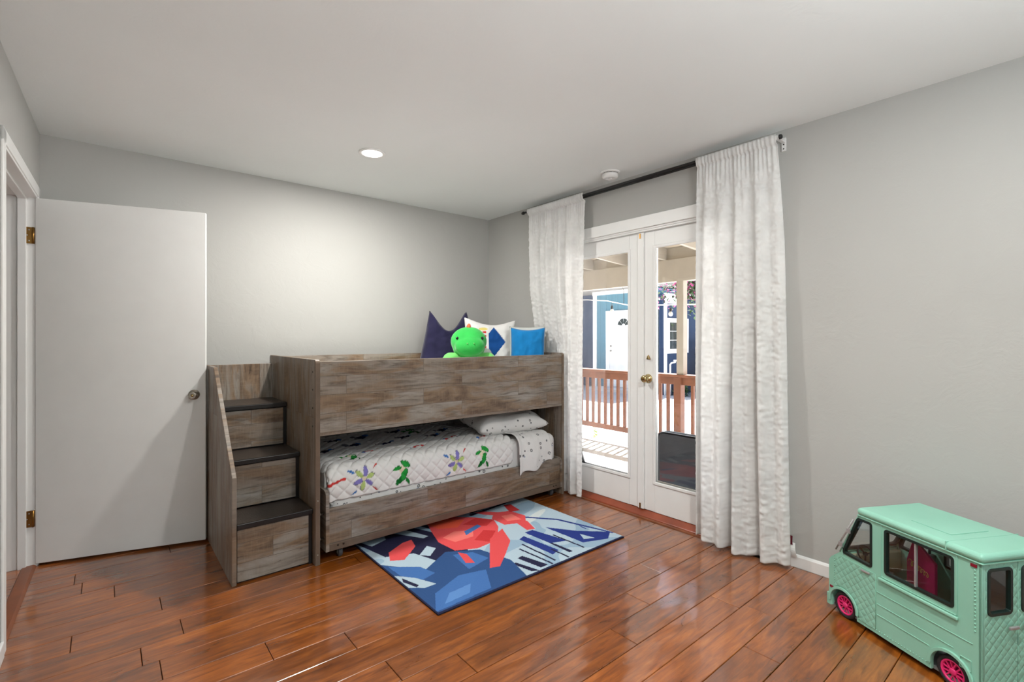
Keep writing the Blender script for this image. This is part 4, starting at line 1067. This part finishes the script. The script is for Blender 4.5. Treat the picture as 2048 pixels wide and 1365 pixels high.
# paving slabs of the yard near the rail
for i in range(5):
    for j in range(7):
        x = 2.26+i*1.16; y = -2.6+j*1.16+(0.35 if i % 2 else 0)
        MB().box(x+0.008, x+1.152, y+0.008, y+1.152, -0.242, -0.205+random.uniform(-0.003, 0.003)).build('paving_slab', M_yard, yard, bevel=0.006, seg=1)
M_siding = plain('house_outer_stucco', S(206, 196, 176), 0.8)
struct('wall_outside', MB().box(TH, TH+0.012, DY1+0.06, 5.0, -0.24, 2.45).box(TH, TH+0.012, -7.0, DY0-0.06, -0.24, 2.45), M_siding)

M_redwood = plain('redwood_stain', S(124, 76, 52), 0.55, bump=0.2, var=0.22)
RLX = 2.15
rail = thing('deck_railing', 'redwood railing with square balusters along the patio edge', 'railing', (RLX, 0.0, DKZ))
MB().box(-0.070, 0.070, -2.6, 3.2, 0.915, 0.945).build('cap_rail', M_redwood, rail, bevel=0.004)
MB().box(-0.020, 0.020, -2.6, 3.2, 0.825, 0.914).build('top_rail', M_redwood, rail, bevel=0.003)
MB().box(-0.020, 0.020, -2.6, 3.2, 0.160, 0.225).build('bottom_rail', M_redwood, rail, bevel=0.003)
bal0 = None
ys = [0.596-0.1045*k for k in range(-24, 34)]
for y in ys:
    if min(abs(y-c) for c in (-0.80, 2.2)) < 0.075 or y < -2.5: continue
    if bal0 is None: bal0 = MB().box(-0.017, 0.017, -0.017, 0.017, 0.226, 0.824).build('baluster', M_redwood, rail, bevel=0.002, seg=1); bal0.location = (0, y, 0)
    else:
        b = bal0.copy(); COL.objects.link(b); b.location = (0, y, 0)
for y in (-0.80, 2.2):
    MB().box(-0.045, 0.045, y-0.045, y+0.045, 0.0, 0.912).build('rail_post', M_redwood, rail, bevel=0.003)
# patio cover
M_tan = plain('cream_painted_timber', S(168, 161, 149), 0.6, bump=0.12, var=0.05)
M_ply = barn('plain_plywood', 'yx', 2.4, 1.2, (1.55, 1.5, 1.35))
M_ply = plain('cream_roof_boards', S(190, 178, 158), 0.7, bump=0.2, var=0.1)
pc = thing('patio_cover', 'cream painted timber patio cover with beam, posts and rafters', 'patio cover', (1.2, 0.0, DKZ))
MC = at(pc)
MB().box(2.095, 2.185, -6.5, 4.6, 1.915, 2.175).build('beam', M_tan, pc, bevel=0.003, M=MC)
for y in (-0.84, 2.2, -4.0):
    MB().box(2.098, 2.182, y-0.043, y+0.043, DKZ+0.946 if y > -2 else DKZ, 1.915).build('post', M_tan, pc, bevel=0.003, M=MC)
sl = 0.066
for k in range(18):
    y = 2.69-0.555*k
    MB().prism([(0.135, 2.175+sl*1.96), (2.45, 2.175-sl*0.35), (2.45, 2.315-sl*0.35), (0.135, 2.315+sl*1.96)], y-0.02, y+0.02, 'y', MC).build('rafter', M_tan, pc, bevel=0.002, seg=1)
    MB().box(2.12, 2.16, y-0.535, y-0.02, 2.176, 2.312).build('blocking', M_tan, pc, M=MC)
for k in range(6):
    y0, y1 = 4.4-k*1.9, 4.4-(k+1)*1.9
    MB().prism([(0.132, 2.317+sl*1.96), (2.55, 2.317-sl*0.45), (2.55, 2.337-sl*0.45), (0.132, 2.337+sl*1.96)], y1+0.004, y0-0.004, 'y', MC).build('roof_sheet', M_ply, pc)
# folding table standing on its edge
M_tab = plain('charcoal_table_plastic', S(74, 78, 84), 0.5, bump=0.25, bscale=120, var=0.12); M_tabedge = plain('blue_grey_table_rim', S(150, 160, 172), 0.4)
ft = thing('folding_table', 'dark grey plastic folding table standing folded outside the glass door', 'folding table', (0.46, -1.99, DKZ))
for x0, x1 in ((-0.045, -0.010), (0.006, 0.041)):
    plate(rrect(-0.36, 0.335, 0.0, 0.630, 0.07, 8), [], x1-x0, 'x', (x0+x1)/2).build('table_leaf', M_tab, ft, bevel=0.008, seg=3)
    plate(rrect(-0.36, 0.335, 0.0, 0.633, 0.07, 8), [rrect(-0.346, 0.321, 0.014, 0.617, 0.06, 8)], 0.012, 'x', x0+0.006).build('rim', M_tabedge, ft, bevel=0.003)
MB().box(-0.008, 0.005, -0.30, 0.28, 0.02, 0.06).build('hinge_bar', M_metal, ft)
# weed at the slab edge
M_leaf = plain('fresh_green_leaf', S(150, 176, 60), 0.6, var=0.2); M_leafd = plain('dark_green_leaf', S(58, 88, 46), 0.6, var=0.3); M_bract = plain('magenta_bract', S(196, 70, 140), 0.6, var=0.2); M_bark = plain('brown_bark', S(92, 72, 56), 0.9, var=0.3)
def leaf_quad(m, c, size, rnd_):
    c = Vector(c); a = rnd_.uniform(0, 2*PI); b = rnd_.uniform(-1.2, 1.2); Rm = Matrix.Rotation(a, 3, 'Z') @ Matrix.Rotation(b, 3, 'X')
    pts = [Rm @ Vector(p)*size+c for p in ((0, -0.5, 0), (0.28, -0.1, 0.05), (0.24, 0.2, 0.04), (0, 0.55, 0), (-0.24, 0.2, 0.04), (-0.28, -0.1, 0.05))]
    m.bm.faces.new([m.bm.verts.new(p) for p in pts])
rn = random.Random(11)
wd = thing('weed', 'small yellow-green weed growing at the edge of the patio slab', 'plant', (2.26, 0.555, -0.24))
m = MB(); m.tube([(0, 0, 0), (0.01, 0.01, 0.15), (0, 0, 0.30)], 0.004, 6); m.build('stem', M_leaf, wd)
m = MB()
for k in range(46): leaf_quad(m, (rn.uniform(-0.035, 0.035), rn.uniform(-0.035, 0.035), rn.uniform(0.05, 0.31)), 0.04, rn)
tag(m.build('leaves', M_leaf, wd), kind='stuff')

# ================================================================== OUTSIDE: NEIGHBOURING HOUSE
def siding(name, col, sp=0.21):
    t = NT(name); v = t.coords(); s_ = t.n('SeparateXYZ'); t.link(v, s_.inputs[0])
    a = t.math('ADD', s_.outputs[0], s_.outputs[1])
    g = t.math('LESS_THAN', t.math('FRACT', t.math('MULTIPLY', a, 1/sp)), 0.07)
    n1 = t.noise(t.coords(scale=(8, 8, 0.8)), 3, 4)
    c = t.ramp(n1, [(0.3, tuple(x*0.86 for x in col[:3])+(1,)), (0.7, col)])
    c = t.mix(t.math('MULTIPLY', g, 0.5), c, tuple(x*0.45 for x in col[:3])+(1,))
    return t.done(c, 0.7, t.bump(g, -0.4, 0.01), spec=0.2)
M_teal = siding('teal_blue_siding', S(84, 128, 146)); M_tealshade = siding('shaded_blue_siding', S(42, 62, 92))  # dark blue is the teal siding with its shade put into the colour
M_wtrim = plain('bright_white_trim', (0.84, 0.84, 0.83, 1), 0.5); M_wind = plain('dark_window_glass', S(40, 52, 56), 0.1, var=0.3)
GZ = -0.24
hs = thing('house', 'teal blue sided house with a white fanlight door across the yard', 'house', (8.1, 4.5, GZ))
MH = at(hs)
MB().box(8.1, 12.0, 3.53, 5.55, GZ, 2.62).build('front_wall', M_teal, hs, M=MH)
MB().box(8.75, 12.0, 5.55, 9.0, GZ, 2.62).build('side_wing', M_tealshade, hs, M=MH)
for (a, b) in ((5.478, 5.612), (3.53, 3.60)):
    MB().box(8.075, 8.099, a, b, GZ, 2.50).build('corner_board', M_wtrim, hs, M=MH)
MB().box(8.06, 8.099, 3.53, 5.62, 2.50, 2.60).build('frieze_board', M_wtrim, hs, M=MH)
rf2 = MB().prism([(7.6, 2.60), (12.4, 2.60), (12.4, 2.68), (10.2, 3.25), (7.6, 2.68)], 3.53, 9.3, 'y', MH).build('roof', plain('grey_shingles', S(150, 146, 140), 0.9, bump=0.4), hs)
dd = MB().box(8.07, 8.098, 4.02, 4.985, GZ+0.12, 1.90).build('entrance_door', M_wtrim, hs, bevel=0.004, M=MH)
MB().box(8.055, 8.099, 4.985, 5.115, GZ+0.02, 2.03).build('door_casing', M_wtrim, hs, M=MH); MB().box(8.055, 8.099, 3.90, 4.02, GZ+0.02, 2.03).build('door_casing', M_wtrim, hs, M=MH); MB().box(8.055, 8.099, 4.02, 4.985, 1.90, 2.03).build('door_casing', M_wtrim, hs, M=MH)
for k in range(4):
    a0, a1 = 8+k*42, 8+k*42+36
    poly = arc(4.50, 1.60, 0.20, a0, a1, 5)+arc(4.50, 1.60, 0.06, a1, a0, 3)
    MB().prism([(a, b) for a, b in poly], 8.060, 8.071, 'x', MH).build('fanlight_pane', M_wind, dd)
for z in (0.90, 1.03): MB().ball((8.055, 4.935, z), (0.03, 0.028, 0.028), 12, 8).build('knob', M_metal, dd, smooth=True, M=MH)
MB().box(7.55, 8.05, 3.8, 5.3, GZ, GZ+0.12).build('door_step', M_conc, hs, M=MH)
# side of the building to the right, shade painted in as dark blue
h2 = thing('house', 'house side with its shade painted in dark blue and a white-framed grid window', 'house', (10.0, 3.3, GZ))
M2 = at(h2)
MB().box(8.16, 13.0, 3.27, 3.44, GZ, 2.40).build('wall', M_tealshade, h2, M=M2)
MB().box(8.12, 8.22, 3.235, 3.269, GZ, 2.40).build('corner_board', M_wtrim, h2, M=M2)
MB().box(8.12, 9.0, 3.20, 3.269, 2.16, 2.42).build('fascia', M_wtrim, h2, M=M2)
MB().prism([(2.75, 2.16), (3.45, 2.42), (3.45, 2.50), (2.75, 2.24)], 9.2, 13.2, 'x', M2).build('roof', plain('dark_eave', S(60, 62, 66), 0.9), h2)
MB().box(9.15, 13.0, 2.72, 2.76, 2.20, 2.36).build('eave_board', M_wtrim, h2, M=M2)
wf = plate([(8.22, 0.86), (9.24, 0.86), (9.24, 1.78), (8.22, 1.78)], [[(8.33, 0.97), (9.13, 0.97), (9.13, 1.68), (8.33, 1.68)]], 0.05, 'y', 3.25).build('window', M_wtrim, h2, M=M2)
for i in range(4):
    for j in range(3):
        MB().box(8.335+i*0.2, 8.52+i*0.2, 3.255, 3.262, 0.975+j*0.237, 1.195+j*0.237).build('pane', M_wind, wf, M=M2)
MB().box(8.33, 9.13, 3.262, 3.268, 0.97, 1.68).build('sash_grid', M_wtrim, wf, M=M2)
MB().box(10.05, 10.2, 3.23, 3.269, 0.2, 1.78).build('door_trim', M_wtrim, h2, M=M2)
# grill
gr = thing('barbecue_grill', 'black barbecue grill with a silver lid beside the dark blue wall', 'grill', (9.65, 2.60, GZ))
M_lid = plain('steel_lid', S(176, 182, 190), 0.35, 0.6)
MB().prism([(-0.30, 1.10), (0.30, 1.10), (0.30, 1.20), (0.22, 1.34), (0.05, 1.40), (-0.20, 1.36), (-0.30, 1.25)], -0.35, 0.35, 'x').build('lid', M_lid, gr, bevel=0.03)
MB().box(-0.38, 0.38, -0.30, 0.30, 0.90, 1.10).build('firebox', M_black, gr, bevel=0.01)
MB().box(-0.72, 0.72, -0.28, 0.28, 1.06, 1.10).build('side_shelf', M_black, gr, bevel=0.008)
MB().box(-0.36, 0.36, -0.26, 0.26, 0.12, 0.90).build('cabinet', M_black, gr, bevel=0.008)
for sx in (-0.3, 0.3):
    MB().tube([(sx, -0.28, 0.12), (sx, -0.28, 0.02)], 0.02, 8).build('leg', M_black, gr); MB().tube([(sx, 0.28, 0.12), (sx, 0.28, 0.02)], 0.02, 8).build('leg', M_black, gr)
MB().tube([(-0.25, -0.36, 1.18), (0.25, -0.36, 1.18)], 0.014, 8).build('lid_handle', M_metal, gr)
# standpipe
sp2 = thing('garden_tap', 'thin white standpipe tap in front of the dark blue wall', 'tap', (8.18, 3.12, GZ))
MB().tube([(0, 0, 0), (0, 0, 0.82), (0.02, -0.02, 0.86), (0.14, -0.06, 0.88)], 0.022, 8).build('pipe', M_wtrim, sp2, smooth=True)
MB().box(0.10, 0.16, -0.09, -0.03, 0.90, 0.94).build('tap_handle', M_wtrim, sp2)
# string lights
sl_ = thing('string_lights', 'white cable of hanging globe bulbs strung along the patio beam', 'string lights', (2.215, 0.0, 1.55))
kk = 0.868
def sp_(y, z): return (0.0, -3.893+(y+3.893)*kk, 1.267+(z+1.6-1.267)*kk-1.55)
cab = [sp_(2.0, 0.30), sp_(1.344, 0.276), sp_(0.95, 0.235), sp_(0.545, 0.147), sp_(0.1, 0.125), sp_(-0.2, 0.115), sp_(-0.6, 0.10), sp_(-1.2, 0.09), sp_(-2.2, 0.12)]
cb = MB().tube(cab, 0.006, 8).build('cable', M_wtrim, sl_, smooth=True)
for y_, z_ in ((2.0, 0.30), (0.63, 0.165), (-2.2, 0.12)):
    q = sp_(y_, z_); MB().tube([q, (-0.004, q[1], 0.33), (-0.034, q[1], 0.385)], 0.003, 6).build('hanger_wire', M_bolt, sl_)
M_bulb = plain('milky_bulb_glass', (0.85, 0.86, 0.86, 1), 0.2)
for y, z in [sp_(a_, b_)[1:] for a_, b_ in ((0.851, 0.20), (-0.155, 0.118), (-0.583, 0.10), (1.7, 0.28), (-1.1, 0.09))]:
    so_ = MB().lathe([(0, 0), (0.004, 0), (0.004, -0.035), (0.014, -0.040), (0.016, -0.075), (0.012, -0.080), (0, -0.080)], 12, Matrix.Translation((0, y, z))).build('socket', M_black, sl_, smooth=True)
    MB().lathe([(0, -0.080), (0.012, -0.082), (0.024, -0.098), (0.026, -0.112), (0.019, -0.130), (0, -0.138)], 14, Matrix.Translation((0, y, z))).build('bulb', M_bulb, so_, smooth=True)
# bougainvillea and tree
bo = thing('bougainvillea', 'bougainvillea with magenta flowers hanging by the patio post', 'shrub', (3.75, -0.45, GZ))
MB().tube([(0, 0, 0), (0.05, 0.05, 1.0), (-0.1, 0.1, 1.9), (-0.2, 0.2, 2.5)], [0.05, 0.045, 0.035, 0.02], 8).build('trunk', M_bark, bo, smooth=True)
m = MB(); m2 = MB()
for k in range(2600):
    q = (rn.gauss(-0.1, 0.22), rn.gauss(0.20, 0.22), rn.gauss(2.28, 0.17))
    if rn.random() < 0.60: leaf_quad(m, q, rn.uniform(0.05, 0.08), rn)
    else: leaf_quad(m2, (q[0], q[1]+(0.12 if rn.random() < 0.7 else -0.25), q[2]+0.02), rn.uniform(0.035, 0.055), rn)
tag(m.build('foliage', M_leafd, bo), kind='stuff'); tag(m2.build('flowers', M_bract, bo), kind='stuff')
def tree(x, y, h, r, label, n=2600, seed=2):
    rr = random.Random(seed); t = thing('tree', label, 'tree', (x, y, GZ), group='trees behind the houses')
    MB().tube([(0, 0, 0), (0.1, 0, h*0.4), (0, 0.1, h*0.8)], [0.2, 0.15, 0.06], 10).build('trunk', M_bark, t, smooth=True)
    m = MB()
    for k in range(n):
        a = rr.uniform(0, 2*PI); q = rr.random()**0.4*r; zz = rr.gauss(0, 0.5)
        leaf_quad(m, (q*math.cos(a)*math.cos(zz), q*math.sin(a)*math.cos(zz), h*0.8+q*math.sin(zz)), rr.uniform(0.22, 0.36), rr)
    tag(m.build('crown', M_leafd, t), kind='stuff')
tree(16.0, 8.1, 3.5, 1.3, 'leafy green tree rising behind the roofs', 1500, 5)
# low bushes along the dark wall
for k, x in enumerate((8.50, 8.62, 10.75)):
    t = thing('low_bush', ['small green bush beside the standpipe', 'small green bush under the grid window', 'small green bush beyond the grill'][k], 'bush', (x, (2.95, 2.35, 2.9)[k], GZ), group='low bushes by the dark wall')
    m = MB()
    for q in range(170): leaf_quad(m, (rn.gauss(0, 0.13), rn.gauss(0, 0.10), abs(rn.gauss(0.16, 0.1))+0.02), 0.09, rn)
    tag(m.build('foliage', M_leafd, t), kind='stuff')
    MB().tube([(0, 0, 0), (0.02, 0, 0.2)], 0.012, 6).build('stem', M_bark, t)
